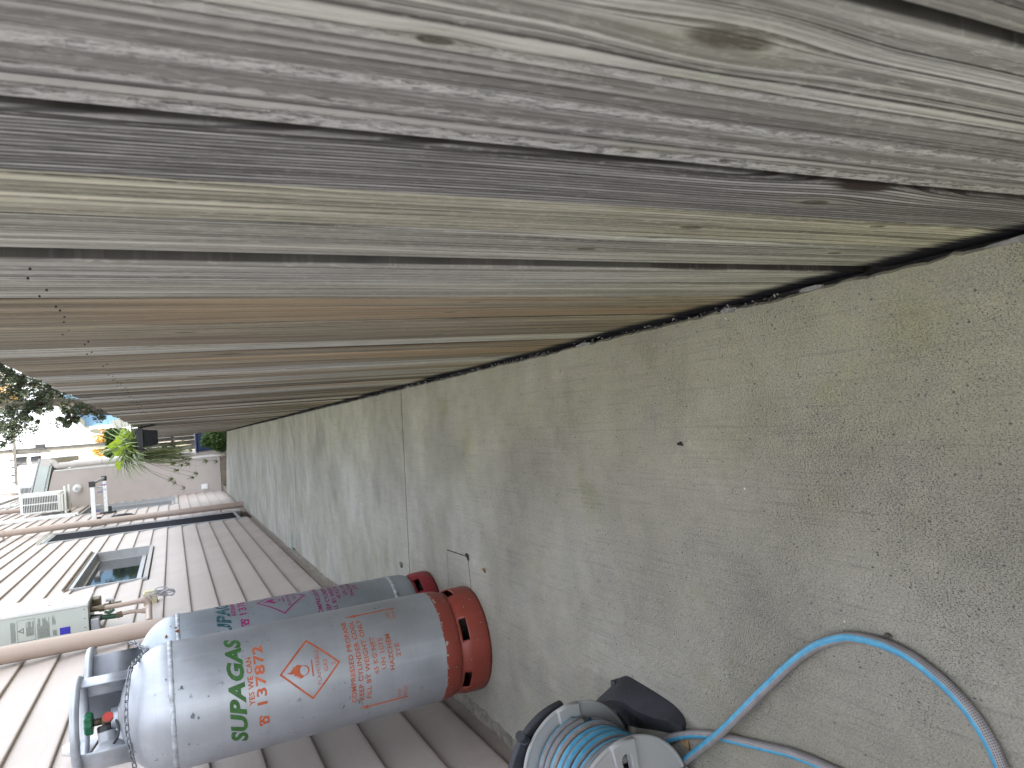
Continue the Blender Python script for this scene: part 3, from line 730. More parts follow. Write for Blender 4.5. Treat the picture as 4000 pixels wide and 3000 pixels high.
# ================================================================== GAS CYLINDERS
def wrap_text(name, s, width, height, z, phi, rad, mat, parent, shear=0, bold=.012, align='CENTER', left=None, dy=0):
    cu = bpy.data.curves.new(name, 'FONT'); cu.body = s; cu.align_x = 'LEFT'; cu.shear = shear; cu.offset = bold; cu.resolution_u = 3; cu.space_character = 1.06
    t = bpy.data.objects.new(name, cu); COL.objects.link(t)
    me = bpy.data.meshes.new_from_object(t.evaluated_get(bpy.context.evaluated_depsgraph_get())); bpy.data.objects.remove(t)
    bm = bmesh.new(); bm.from_mesh(me); bpy.data.meshes.remove(me)
    xs = [v.co.x for v in bm.verts]; ysv = [v.co.y for v in bm.verts]; x0, x1, y0_, y1_ = min(xs), max(xs), min(ysv), max(ysv)
    for v in bm.verts: v.co = Vector(((v.co.x-x0)/(x1-x0)*width, (v.co.y-y0_)/(y1_-y0_)*height, 0))
    return wrap_bm(name, bm, (left if left is not None else -width/2), z-height/2, phi, rad, mat, parent)
def wrap_bm(name, bm, xoff, zoff, phi, rad, mat, parent):
    bmesh.ops.triangulate(bm, faces=bm.faces)
    xs = [v.co.x for v in bm.verts]; x = min(xs)+.006
    while x < max(xs):
        bmesh.ops.bisect_plane(bm, geom=bm.verts[:]+bm.edges[:]+bm.faces[:], plane_co=(x, 0, 0), plane_no=(1, 0, 0)); x += .006
    for v in bm.verts:
        a = R(phi)+(v.co.x+xoff)/rad
        v.co = Vector(((rad+.0006)*math.cos(a), (rad+.0006)*math.sin(a), v.co.y+zoff))
    return mobj(name, bm, mat, parent)
def poly_bm(polys):
    bm = bmesh.new()
    for p in polys:
        bm.faces.new([bm.verts.new((x, y, 0)) for x, y in p])
    return bm
def diamond_bm(w, h, t):
    bm = bmesh.new(); o_ = [(-w, 0), (0, -h), (w, 0), (0, h)]; i_ = [(a*(1-t/w*1.2), b*(1-t/w*1.2)) for a, b in o_]
    for k_ in range(4):
        a, b = o_[k_], o_[(k_+1) % 4]; c, d_ = i_[(k_+1) % 4], i_[k_]
        bm.faces.new([bm.verts.new((x, y, 0)) for x, y in (a, b, c, d_)])
    return bm
def flame_bm(s):
    pts = [(-.9, -.55), (-1.05, 0), (-.95, .15), (-.75, .0), (-.8, .55), (-.6, .35), (-.45, .95), (-.25, .7), (-.15, 1.35), (.1, 1.9), (.15, 1.35), (.3, 1.1), (.35, 1.35), (.55, .9), (.75, .95), (.8, .5), (1.0, .45), (.92, -.1), (.75, -.5), (.45, -.15), (.1, -.05), (-.3, -.1), (-.6, -.35)]
    bm = poly_bm([[(x*s, y*s) for x, y in pts]])
    n = 24
    for i in range(n):   # ring of the circle below the flame
        a, b = math.pi+2*math.pi*i/n, math.pi+2*math.pi*(i+1)/n
        t_ = lambda q: .10 + .10*max(0, -math.sin(q))
        P_ = [(.85*math.cos(a), .85*math.sin(a)), (.85*math.cos(b), .85*math.sin(b)), ((.85-t_(b))*math.cos(b), (.85-t_(b))*math.sin(b)), ((.85-t_(a))*math.cos(a), (.85-t_(a))*math.sin(a))]
        bm.faces.new([bm.verts.new((x*s*.9, (y-.6)*s, 0.0)) for x, y in P_])
    return bm
def phone_bm(w, h):
    body = [(-.30, -.5), (.30, -.5), (.38, .05), (.16, .18), (.16, .28), (-.16, .28), (-.16, .18), (-.38, .05)]
    hand = [(-.5, .22), (-.32, .18), (-.26, .34), (.26, .34), (.32, .18), (.5, .22), (.42, .5), (-.42, .5)]
    hole = [(.13*math.cos(a*math.pi/5), -.16+.17*math.sin(a*math.pi/5)) for a in range(10)]
    bm = bmesh.new()
    # body with a dial hole: quads between outline and hole
    ob = [(-.30, -.5), (0, -.5), (.30, -.5), (.34, -.2), (.38, .05), (.16, .18), (0, .24), (-.16, .18), (-.38, .05), (-.34, -.2)]
    hb = [(.15*math.cos(a), -.16+.19*math.sin(a)) for a in [R(q) for q in (-135, -90, -45, -10, 20, 55, 90, 125, 160, 190)]]
    for k_ in range(10):
        k2 = (k_+1) % 10
        bm.faces.new([bm.verts.new((x*w, y*h, 0)) for x, y in (ob[k_], ob[k2], hb[k2], hb[k_])])
    bm.faces.new([bm.verts.new((x*w, y*h, 0)) for x, y in [(-.14, .21), (.14, .21), (.14, .36), (-.14, .36)]])
    for hp in ([(-.5, .2), (-.33, .16), (-.25, .36), (-.25, .5), (-.42, .5)], [(.5, .2), (.42, .5), (.25, .5), (.25, .36), (.33, .16)], [(-.25, .36), (.25, .36), (.25, .5), (-.25, .5)]):
        bm.faces.new([bm.verts.new((x*w, y*h, 0)) for x, y in hp])
    return bm
def arrow_bm(h, w):
    return poly_bm([[(-.18*w, 0), (.18*w, 0), (.18*w, h*.80), (-.18*w, h*.80)], [(-.5*w, h*.78), (.5*w, h*.78), (.16*w, h*.9), (0, h), (-.16*w, h*.9)]])

def gas_cylinder(loc, phi, rear=False):
    t = empty('gas_cylinder', (loc[0], loc[1], 0))
    r0 = .1875; zs = 1.006 if not rear else .983; ztop = zs+.142; zl = .105 if not rear else .092
    mb = M['silver_rear'] if rear else M['silver_front']
    prof = []
    for i in range(9):
        a = R(90*i/8); prof.append((.168+(r0-.168)*math.sin(a), zl+.055*(1-math.cos(a))))
    prof += [(r0, z) for z in (.3, .5, .7, .9)] + [(r0, zs)]
    for i in range(1, 15):
        a = R(88*i/14); prof.append((r0*math.cos(a)**.92, zs+.142*math.sin(a)))
    prof[0] = (.02, zl-.02) if False else prof[0]
    bm = bmesh.new(); lathe(bm, prof, 96); mobj('body', bm, mb, t, True, 40)
    bm = bmesh.new()                                                     # weld bead, uneven
    n = 240; prev = None; first = None
    for i in range(n):
        a = 2*math.pi*i/n; w_ = .0075+.002*noise.noise(Vector((i*.35, 3, 0))); h_ = .0032+.0012*noise.noise(Vector((i*.5, 8, 0))); zz = zs-.004+.0012*noise.noise(Vector((i*.12, 1, 0)))
        ring = [bm.verts.new(((r0-.001+b*h_)*math.cos(a), (r0-.001+b*h_)*math.sin(a), zz+c*w_)) for b, c in ((0, -1), (.9, -.7), (1.1, 0), (.9, .7), (0, 1))]
        if prev:
            for k_ in range(4): bm.faces.new((prev[k_], ring[k_], ring[k_+1], prev[k_+1]))
        else: first = ring
        prev = ring
    for k_ in range(4): bm.faces.new((prev[k_], first[k_], first[k_+1], prev[k_+1]))
    mobj('weld_seam', bm, M['bead'], t, True)
    if rear:
        bm = bmesh.new(); lathe(bm, [(r0-.001, .166), (r0+.0022, .170), (r0+.0022, .184), (r0-.001, .188)], 96); mobj('weld_seam', bm, M['bead'], t, True)
    rs_ = random.Random(4 if rear else 9)
    bm = bmesh.new()
    for (da, dz, sz) in ([(-36, .000, .010), (-31, .004, .007), (-38, .035, .008), (-58, .03, .010), (-55, .004, .006), (-25, .02, .004)] if rear else [(-60, -.03, .008), (-85, -.055, .011), (-88, -.07, .005), (-50, .01, .004), (-110, -.04, .004), (-72, -.10, .004)]):
        zz = zs+dz; rr0 = r0 if dz <= 0 else r0*math.sqrt(max(0, 1-(dz/.142)**2)); vs = []
        for q in range(9):
            a = 2*math.pi*q/9; k_ = sz*rs_.uniform(.45, 1.1); za = zz+k_*.8*math.sin(a); ra = (r0 if za <= zs else r0*math.sqrt(max(0, 1-((za-zs)/.142)**2)))+.0022+(.003 if abs(dz) < .006 else 0)
            th = R(da)+k_*math.cos(a)/r0; vs.append(bm.verts.new((ra*math.cos(th), ra*math.sin(th), za)))
        bm.faces.new(vs)
    mobj('paint_chips', bm, M['rust'] if rear else M['chipped'], t)
    # foot ring with six hand slots
    bm = bmesh.new(); seg = 120
    rp = [(.1725, zl+.004), (.1745, zl-.007), (.179, zl-.012), (.1825, zl-.030), (.1832, zl-.034), (.184, .035), (.184, .010), (.1805, .0)]
    slot_c = -62 if not rear else -30
    cols = []
    for i in range(seg):
        a = 2*math.pi*i/seg; cols.append([bm.verts.new((r_*math.cos(a), r_*math.sin(a), z)) for r_, z in rp])
    for i in range(seg):
        deg = (360*(i+.5)/seg-slot_c+30) % 60-30
        A, B = cols[i], cols[(i+1) % seg]
        for k_ in range(len(rp)-1):
            if k_ in (1, 2) and abs(deg) < 12.5: continue
            if k_ in (1, 2) and abs(deg) < 0: continue
            bm.faces.new((A[k_], B[k_], B[k_+1], A[k_+1]))
    o = mobj('foot_ring', bm, M['red_ring'] if rear else M['orange_ring'], t, True, 50)
    md = o.modifiers.new('thick', 'SOLIDIFY'); md.thickness = .004; md.offset = -1
    bm = bmesh.new(); lathe(bm, [(0.0, zl-.02), (.10, zl-.012), (.168, zl+.002)], 48); mobj('lower_dome', bm, M['dark'], t)
    # neck and guard
    bm = bmesh.new(); lathe(bm, [(.045, ztop-.012), (.042, ztop-.002), (.031, ztop+.004), (.030, ztop+.022), (.0, ztop+.022)], 32); mobj('neck', bm, M['guard'], t, True, 35)
    gr = .128 if not rear else .115; gz = 1.252 if not rear else 1.262; zb = zs+.142*math.sqrt(1-(gr/r0)**2)-.006
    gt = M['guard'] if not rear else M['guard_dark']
    bm = bmesh.new(); tube(bm, [(gr*math.cos(2*math.pi*i/64), gr*math.sin(2*math.pi*i/64), gz) for i in range(64)], .0125 if not rear else .013, 14, closed=True); mobj('guard_rim', bm, M['guard'], t, True)
    spans = [(-20, 106), (-202, -109)] if not rear else [(-115, -20), (80, 180)]
    for a0, a1 in spans:
        bm = bmesh.new(); lathe(bm, [(gr, zb), (gr, gz-.006)], 24, a0, a1)
        o = mobj('guard_plate', bm, gt, t, True); md = o.modifiers.new('thick', 'SOLIDIFY'); md.thickness = .0035; md.offset = 0
    # stencilled print
    if not rear:
        wrap_text('brand_lettering', 'SUPAGAS', .345, .048, .828, -71, r0, M['p_green'], t, shear=.3, bold=.045)
        wrap_text('slogan_lettering', 'YES WE CAN', .142, .0165, .7885, -67, r0, M['p_orange'], t, bold=.03)
        wrap_text('phone_number', '137872', .180, .030, .7595, -62.5, r0, M['p_orange'], t, bold=.02)
        wrap_bm('phone_symbol', phone_bm(.036, .029), -.125, .757, -67, r0, M['p_orange'], t)
        body_lines = [('COMPRESSED PROPANE', .272, .485), ('KEEP CYLINDER COOL', .268, .4605), ('FILL BY WEIGHT ONLY', .266, .436), ('45 KG NET', .118, .4085), ('UN 1075', .098, .3825), ('HAZCHEM', .115, .356), ('2YE', .042, .331)]
        pm, wm2 = 'p_orange', 'p_orange_faint'; cphi = -69
    else:
        wrap_text('brand_lettering', 'SUPAGAS', .338, .050, .826, phi, r0, M['p_teal'], t, shear=.28, bold=.045)
        wrap_text('slogan_lettering', 'AUSTRALIAN MADE', .145, .0165, .790, phi+8, r0, M['p_magenta'], t, bold=.03)
        wrap_text('phone_number', '137872', .175, .028, .757, phi+12, r0, M['p_magenta'], t, bold=.02)
        wrap_bm('phone_symbol', phone_bm(.036, .029), -.125, .755, phi+12, r0, M['p_magenta'], t)
        body_lines = [('COMPRESSED PROPANE', .262, .482), ('KEEP CYLINDER COOL', .258, .449), ('FILL BY WEIGHT ONLY', .256, .424), ('45 KG NET', .118, .402), ('UN 1075', .098, .374), ('HAZCHEM', .115, .350), ('2YE', .042, .328)]
        pm = wm2 = 'p_magenta'; cphi = phi+1
    dphi = -68 if not rear else -11
    for s, w_, z in body_lines:
        wrap_text('warning_lettering', s, w_, .0155 if not rear else .0165, z, cphi, r0, M[wm2 if s in ('45 KG NET', 'UN 1075', '2YE') else pm], t, bold=.02)
    for sx in (-1, 1):
        wrap_bm('up_arrow', arrow_bm(.172, .018), sx*.162, .305, cphi-1.5, r0, M[pm if rear else wm2], t)
        for j, s in enumerate(('KEEP', 'UPRIGHT')):
            wrap_text('small_lettering', s, .032+.018*j, .0115, .335-.02*j, cphi-1.5+sx*(42 if sx < 0 else 41), r0, M[wm2], t, bold=.0)
    wrap_bm('hazard_diamond', diamond_bm(.093, .093, .0066), 0, .612, dphi, r0, M[pm], t)
    wrap_bm('flame_symbol', flame_bm(.0205), -.002, .645, dphi, r0, M[pm], t)
    wrap_bm('hazard_bar', poly_bm([[(-.025, 0), (.025, 0), (.025, .004), (-.025, .004)]]), 0, .604, dphi, r0, M[pm], t)
    wrap_text('hazard_lettering', 'FLAMMABLE', .105, .0125, .588, dphi, r0, M[wm2], t, bold=.0)
    wrap_text('hazard_lettering', 'GAS', .036, .013, .565, dphi, r0, M[wm2], t, bold=.01)
    wrap_text('hazard_lettering', '2', .009, .013, .540, dphi, r0, M[wm2], t, bold=.01)
    if not rear:
        # rear-plate data panel, oval patch on the inner face
        bm = bmesh.new(); lathe(bm, [(gr-.0035, 1.118), (gr-.0035, 1.238)], 12, 70, 105); o = mobj('data_panel', bm, M['guard_dark'], t, True)
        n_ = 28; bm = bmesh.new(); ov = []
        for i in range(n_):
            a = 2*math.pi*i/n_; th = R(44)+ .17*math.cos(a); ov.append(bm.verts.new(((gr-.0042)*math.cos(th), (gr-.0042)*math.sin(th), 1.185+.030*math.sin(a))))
        bm.faces.new(ov); mobj('oval_patch', bm, M['guard'], t)
        # valve
        bm = bmesh.new(); cyl(bm, (0, 0, ztop+.02), (0, 0, 1.182), .0145, 20); mobj('valve_stem', bm, M['brass'], t, True, 40)
        bm = bmesh.new(); box(bm, (-.017, -.017, 1.160), (.017, .017, 1.195), .004); cyl(bm, (0, 0, 1.195), (0, 0, 1.222), .0105, 16); mobj('valve_body', bm, M['brass'], t)
        dirc = Vector((math.cos(R(-58)), math.sin(R(-58)), 0)); p = Vector((0, 0, 1.177))
        bm = bmesh.new(); cyl(bm, p, p+dirc*.030, .0155, 24); mobj('outlet', bm, M['brass'], t, True, 40)
        bm = bmesh.new(); cyl(bm, p+dirc*.0302, p+dirc*.034, .0135, 24); mobj('red_cap', bm, M['red'], t, True, 40)
        bm = bmesh.new(); lob = []
        for zz, s_ in ((1.218, .88), (1.222, 1.0), (1.236, 1.0), (1.240, .86)):
            lob.append([bm.verts.new(((.0305+.003*math.cos(8*2*math.pi*i/64))*s_*math.cos(2*math.pi*i/64), (.0305+.003*math.cos(8*2*math.pi*i/64))*s_*math.sin(2*math.pi*i/64), zz)) for i in range(64)])
        for q in range(3):
            for i in range(64): bm.faces.new((lob[q][i], lob[q][(i+1) % 64], lob[q+1][(i+1) % 64], lob[q+1][i]))
        bm.faces.new(lob[0][::-1]); bm.faces.new(lob[-1]); mobj('handwheel', bm, M['wheelgreen'], t, True, 30)
        # regulator: axis pointing away to the left
        ax = Vector((math.cos(R(-162)), math.sin(R(-162)), -.10)).normalized(); q0 = Vector((0, 0, 1.187))+ax*.012
        mx = Matrix.Translation(q0) @ ax.to_track_quat('Z', 'Y').to_matrix().to_4x4()
        reg = None
        bm = bmesh.new(); lathe(bm, [(0, 0), (.021, 0), (.024, .004), (.024, .018), (0, .018)], 28, mx=mx); mobj('regulator_cap', bm, M['black'], t, True, 35)
        bm = bmesh.new(); lathe(bm, [(.0, .018), (.0235, .0182), (.0245, .045), (.030, .050), (.052, .072), (.0545, .078), (.0545, .090), (.048, .1), (0, .1)], 36, mx=mx); mobj('regulator', bm, M['regulator'], t, True, 35)
        bm = bmesh.new(); box(bm, (-.011, -.0262, .024), (.012, -.0250, .040)); bmesh.ops.transform(bm, matrix=mx @ Matrix.Rotation(R(-25), 4, 'Z'), verts=bm.verts); mobj('label', bm, M['white'], t)
        bm = bmesh.new(); tube(bm, smooth_path([(.01, -.02, 1.16), (-.012, -.045, 1.15), (-.035, -.055, 1.152), (-.06, -.05, 1.168), (-.095, -.02, 1.19)], 6), .0035, 8); mobj('pigtail', bm, M['rubber'], t, True)
        bm = bmesh.new(); tube(bm, smooth_path([(-.05, .03, 1.20), (-.12, .13, 1.235), (-.22, .3, 1.29)], 5), .004, 8); mobj('pigtail', bm, M['rubber'], t, True)
    return t
C1 = (-.8025, 2.512); C2 = (-.82, 2.98)
g1 = gas_cylinder(C1, -71); tag(g1, 'front silver gas cylinder with orange base, green lettering and orange stencils', 'gas cylinder', 'gas cylinders against the siding')
g2 = gas_cylinder(C2, -14, True); tag(g2, 'rear silver gas cylinder with dark red foot ring and magenta stencils', 'gas cylinder', 'gas cylinders against the siding')

# chain across the two cylinders
z7 = cr(200, 2400, .3617)
def azp(az, el, Y): return Vector((az*Y, Y, CAM_Z+el*Y))
cp = [azp(-.435, .052, 2.44), azp(-.381, .0629, 2.39), azp(-.3422, .0680, 2.362), azp(-.305, .0676, 2.368), azp(-.267, .0610, 2.42), azp(-.2555, .0510, 2.52), azp(-.2468, .0415, 2.68), azp(-.2425, .0480, 2.80), azp(-.2350, .0560, 2.87), azp(-.2355, .0600, 2.95)]
path = smooth_path(cp, 12)
CH = empty('safety_chain', cp[3]); tag(CH, 'galvanised chain looped across the shoulders of the gas cylinders', 'chain')
bm = bmesh.new(); lk = [(.0055*math.cos(a)*1.0, (.0075 if math.sin(a) > 0 else -.0075)+.0055*math.sin(a), 0) for a in [R(q) for q in range(0, 360, 24)]]
tube(bm, lk, .0021, 7, closed=True, ref=Vector((0, 0, 1)))
lm = bpy.data.meshes.new('chain_link'); bm.to_mesh(lm); bm.free(); lm.shade_smooth(); lm.materials.append(M['chain'])
L = [0]
for a, b in zip(path[:-1], path[1:]): L.append(L[-1]+(b-a).length)
s = 0; q = 0
while s < L[-1]-.01:
    j = max(i for i in range(len(L)) if L[i] <= s); j = min(j, len(path)-2); f = (s-L[j])/(L[j+1]-L[j]); p = path[j].lerp(path[j+1], f); tg = (path[j+1]-path[j]).normalized()
    o = share('chain_link', lm, CH); a, b = frame_of(tg, Vector((0, 0, 1)))
    rot = Matrix((a, tg, a.cross(tg))).transposed().to_4x4() @ Matrix.Rotation(R(45+90*(q % 2)), 4, 'Y')
    o.matrix_local = Matrix.Translation(p-CH.location) @ rot
    s += .0205; q += 1

# small regulator vent on the wall beyond
RV = empty('wall_regulator', (-1.085, 3.16, 1.18)); tag(RV, 'grey gas regulator with white and green cap mounted high on the siding', 'regulator')
for nm, prof, mt in (('body', [(0, .0), (.055, .0), (.056, .03), (.038, .055), (.034, .06), (.034, .135), (0, .135)], M['regulator']), ('collar', [(0, .136), (.030, .136), (.031, .16), (0, .16)], M['greenvalve']), ('cap', [(0, .161), (.032, .161), (.032, .185), (.022, .205), (0, .207)], M['white'])):
    bm = bmesh.new(); lathe(bm, [(a*.75, b) for a, b in prof], 28); mobj(nm, bm, mt, RV, True, 35)
bm = bmesh.new(); cyl(bm, (0, 0, .02), (-.05, 0, .02), .012, 12); mobj('bracket', bm, M['brass'], RV)

# ================================================================== WATER HEATER
HY0, HY1, HXF, HZ0, HZ1 = 5.20, 5.555, -.922, 1.487, 2.16
WH = empty('water_heater', (HX, HY0, HZ0)); tag(WH, 'white instantaneous gas water heater mounted on the siding', 'water heater')
def hp(name, lo, hi, mat, bev=.002, parent=WH):
    bm = bmesh.new(); box(bm, lo, hi, bev); bmesh.ops.translate(bm, verts=bm.verts, vec=-WH.location); return mobj(name, bm, mat, parent)
case = hp('case', (HX+.012, HY0, HZ0), (HXF-.028, HY1, HZ1), M['heater'], .003)
hp('front_cover', (HXF-.0278, HY0-.006, HZ0-.006), (HXF, HY1+.006, HZ1+.004), M['white'], .008)
bm = bmesh.new()
for i in range(4):
    for j in range(4): box(bm, (HXF-.001, HY0+.08+j*.065, HZ0+.05+i*.030), (HXF+.0006, HY0+.105+j*.065, HZ0+.058+i*.030))
bmesh.ops.translate(bm, verts=bm.verts, vec=-WH.location); mobj('louvre_slots', bm, M['dark'], WH)
hp('cover_label', (HXF-.0005, HY0+.03, HZ0+.17), (HXF+.0008, HY0+.11, HZ0+.26), M['offwhite'], 0)
hp('cover_label', (HXF-.0005, HY0+.05, HZ0+.20), (HXF+.0012, HY0+.08, HZ0+.225), M['red'], 0)
for z in (HZ0+.02,):
    for x in (HXF-.045, HXF-.10, HXF-.155): 
        bm = bmesh.new(); cyl(bm, (x, HY0, z), (x, HY0-.002, z), .0035, 10); bmesh.ops.translate(bm, verts=bm.verts, vec=-WH.location); mobj('screw', bm, M['brass'], WH)
# data print on the side panel: small rows of unreadable type, warning triangle
def flat_text(s, w_, h_, x, z, mat, name='data_print', bold=0):
    cu = bpy.data.curves.new(name, 'FONT'); cu.body = s; cu.offset = bold; cu.resolution_u = 2
    t = bpy.data.objects.new(name, cu); COL.objects.link(t)
    me = bpy.data.meshes.new_from_object(t.evaluated_get(bpy.context.evaluated_depsgraph_get())); bpy.data.objects.remove(t)
    xs = [v.co.x for v in me.vertices]; ysv = [v.co.y for v in me.vertices]; x0, x1, y0_, y1_ = min(xs), max(xs), min(ysv), max(ysv)
    for v in me.vertices: v.co = Vector((x+(v.co.x-x0)/(x1-x0)*w_, HY0-.0008, z+(v.co.y-y0_)/(y1_-y0_)*h_))-WH.location
    me.materials.clear(); me.materials.append(mat); o = bpy.data.objects.new(name, me); return link(o, WH)
bm = bmesh.new()
def bar(x0, x1, z, h_=.0016): box(bm, (x0, HY0-.0012, z), (x1, HY0-.0004, z+h_))
XL, XR = HX+.045, HXF-.05
rr = random.Random(3)
for z in [1.885-.0052*i for i in range(5)]: bar(XL+.0, XR-rr.uniform(0, .012), z)
def rows_of(z0, n, x0, x1, step=.0046):
    for i in range(n): bar(x0, x1-rr.uniform(0, .45)*(x1-x0)*(rr.random() < .6), z0-step*i)
rows_of(1.808, 9, XL+.025, XR-.012); rows_of(1.752, 14, XL, XR-.004); rows_of(1.674, 5, XL, XL+.035); rows_of(1.674, 4, XR-.055, XR)
for a, b in (((XL-.002, 1.764), (XR+.002, 1.7652)), ((XL-.002, 1.853), (XR+.002, 1.8542)), ((XL-.002, 1.764), (XL-.0008, 1.8542)), ((XR+.0008, 1.764), (XR+.002, 1.8542))):
    box(bm, (a[0], HY0-.0012, a[1]), (b[0], HY0-.0004, b[1]))
bmesh.ops.translate(bm, verts=bm.verts, vec=-WH.location); mobj('data_print', bm, M['ink'], WH)
cx, cz = (XL+XR)/2, 1.822
bm = bmesh.new(); tri = [(-.017, 0), (.017, 0), (0, .030)]; tri2 = [(-.0115, .003), (.0115, .003), (0, .0235)]
for k_ in range(3):
    a, b, c, d_ = tri[k_], tri[(k_+1) % 3], tri2[(k_+1) % 3], tri2[k_]
    bm.faces.new([bm.verts.new((cx+x, HY0-.0009, cz+z)) for x, z in (a, b, c, d_)])
bmesh.ops.translate(bm, verts=bm.verts, vec=-WH.location); mobj('warning_triangle', bm, M['ink'], WH)
flat_text('!', .0025, .013, cx-.001, cz+.005, M['ink'], 'warning_mark')
hp('blue_sticker', (XL-.002, HY0-.0012, 1.585), (XL+.040, HY0-.0004, 1.640), M['bluelabel'], 0)
flat_text('GAS', .018, .008, XL+.003, 1.629, M['white'], 'sticker_print'); bpy.data.objects[-1]
flat_text('Energy Rating', .036, .006, XL+.001, 1.605, M['offwhite'], 'sticker_print')
# valves and pipes below
c6 = cr(0, 2250, .3165)
def c6p(x, y, Y=5.32): return at_y(*c6(x, y), Y)
def wtube(name, pts, r, mat, seg=12, Y=5.32, nsm=5, absolute=False):
    P_ = [p if absolute else c6p(p[0], p[1], p[2] if len(p) > 2 else Y) for p in pts]
    bm = bmesh.new(); tube(bm, smooth_path(P_, nsm) if len(P_) > 2 else P_, r, seg); bmesh.ops.translate(bm, verts=bm.verts, vec=-WH.location); return mobj(name, bm, mat, WH, True, 40)
wtube('brass_fitting', [(1080, 420), (1230, 400)], .017, M['brass']); wtube('brass_fitting', [(1225, 400), (1290, 392)], .022, M['brass'], 8)
wtube('water_pipe', [(1280, 395), (1500, 355), (1740, 305)], .0155, M['pipe'], 14)
wtube('pipe_elbow', [(1735, 305), (1790, 296), (1828, 320), (1840, 372)], .020, M['pipe'], 14)
wtube('water_pipe', [(1838, 365), (1840, 560, 4.9)], .0195, M['pipe'], 14)
wtube('brass_fitting', [(1080, 520), (1260, 510)], .021, M['rubber']); wtube('ball_valve', [(1255, 510), (1440, 490)], .0165, M['greenvalve']); wtube('brass_fitting', [(1440, 488), (1510, 465)], .020, M['brass'], 6)
wtube('water_pipe', [(1500, 470), (1620, 440), (1755, 430)], .0125, M['pipe']); wtube('pipe_socket', [(1745, 431), (1830, 428)], .0165, M['pipe'])
wtube('gas_valve', [(1280, 362, 5.45), (1400, 340, 5.45), (1500, 322, 5.45)], .011, M['brass'])
wtube('valve_tap', [(1305, 300, 5.4), (1410, 292, 5.4)], .010, M['alu'], 6); wtube('valve_tap', [(1358, 296, 5.4), (1358, 345, 5.4)], .006, M['brass'], 6)
wtube('valve_lever', [(1290, 440, 5.3), (1350, 450, 5.3), (1410, 410, 5.3)], .009, M['greenvalve'], 6)
hp('pipe_cover', (HX+.02, HY0+.02, HZ0-.055), (HX+.10, HY0+.10, HZ0-.007), M['regulator'], .006)
hp('pipe_cover', (HX+.11, HY0+.2, HZ0-.05), (HX+.19, HY0+.30, HZ0-.007), M['brass'], .006)
wtube('drain_bracket', [(1150, 600), (1250, 605), (1240, 640), (1150, 650)], .003, M['alu'], 6)
# outlet box and coiled cable
OB = empty('power_outlet', at_y(*c6(1860, 330), 5.9)); OB.location.x = HX+.045; tag(OB, 'aged yellow outdoor power outlet box below the water heater', 'power outlet')
bm = bmesh.new(); box(bm, (-.045, -.05, -.045), (.045, .05, .045), .006); mobj('housing', bm, M['yellowbox'], OB)
bm = bmesh.new(); box(bm, (.0455, -.04, -.035), (.055, .04, .035), .004); mobj('cover', bm, M['yellowbox'], OB)
CB = empty('power_cable', at_y(*c6(1500, 325), 5.3)); tag(CB, 'grey power cable tied in loops hanging below the water heater', 'power cable')
bm = bmesh.new()
c6q = lambda x, y, Y=5.45: at_y(*c6(x, y), Y)
tube(bm, smooth_path([c6q(1240, 400), c6q(1350, 355), c6q(1600, 312), c6q(1800, 255), c6q(1960, 190)], 6), .0035, 8)
for k_, (ex, ey, w_, h_) in enumerate(((2075, 205, 85, 36), (2060, 212, 95, 28), (1930, 215, 90, 34), (1990, 165, 80, 30), (1950, 225, 110, 20), (2030, 190, 120, 26))):
    tube(bm, [c6q(ex+w_*math.cos(a), ey+h_*math.sin(a)-.15*w_*math.cos(a), 5.4+.006*k_+.01*math.sin(a+k_)) for a in [2*math.pi*i/26 for i in range(26)]], .0033, 7, closed=True)
tube(bm, smooth_path([c6q(1960, 190), c6q(2060, 175), c6q(2140, 195), c6q(2120, 240), c6q(1980, 215), c6q(1850, 235), c6q(1880, 290, 5.8)], 6), .0035, 8)
bmesh.ops.translate(bm, verts=bm.verts, vec=-CB.location); mobj('cord', bm, M['cable'], CB, True)
bm = bmesh.new(); tube(bm, [c6q(1965, 180), c6q(1968, 240)], .008, 8); bmesh.ops.translate(bm, verts=bm.verts, vec=-CB.location); mobj('tie', bm, M['rubber'], CB, True)

# ================================================================== AIR CONDITIONERS
def ac_unit(x0, x1, y0, z0, label, slots=2):
    t = empty('air_conditioner', (x0, y0, z0)); tag(t, label, 'air conditioner', 'outdoor air conditioning units on the house wall')
    w_, d_, h_ = x1-x0, .80, .62
    def bx_(name, lo, hi, mat, bev=0, par=t):
        bm = bmesh.new(); box(bm, lo, hi, bev); return mobj(name, bm, mat, par)
    bx_('casing', (0, .012, 0), (w_-.025, d_, h_), M['white'], .004); bx_('front_panel', (w_-.0245, .002, -.006), (w_, d_+.008, h_+.006), M['white'], .008)
    fr = bx_('side_panel', (.003, .0, .03), (w_-.028, .0115, h_-.012), M['white'], .002)
    cols_ = 21
    for row, (a, b) in enumerate(((.018, w_*.46), (w_*.49, w_*.86))):
        bm = bmesh.new()
        for i in range(cols_):
            z = .055+i*(h_-.11)/(cols_-1); box(bm, (a+.012, -.0022, z-.0075), (b, -.0002, z+.0075), .0)
        mobj('vent_slots', bm, M['dark'], t)
    bx_('base_tray', (.0, .02, -.04), (w_-.03, d_-.02, -.001), M['offwhite'])
    for yy in (.06, .66):
        b = bx_('bracket_arm', (HX+.014-x0, yy, -.085), (w_+.10, yy+.04, -.048), M['white'], .002)
        b2 = bx_('bracket_upright', (HX+.0135-x0, yy, -.09), (HX+.045-x0, yy+.04, .40), M['white'], .002)
    return t
ac_unit(-1.035, -.690, 15.5, 2.865, 'white air conditioner unit on wall brackets above the far window')
ac_unit(-1.0, -.655, 19.6, 3.55, 'second white air conditioner unit half hidden behind the wing gutter')
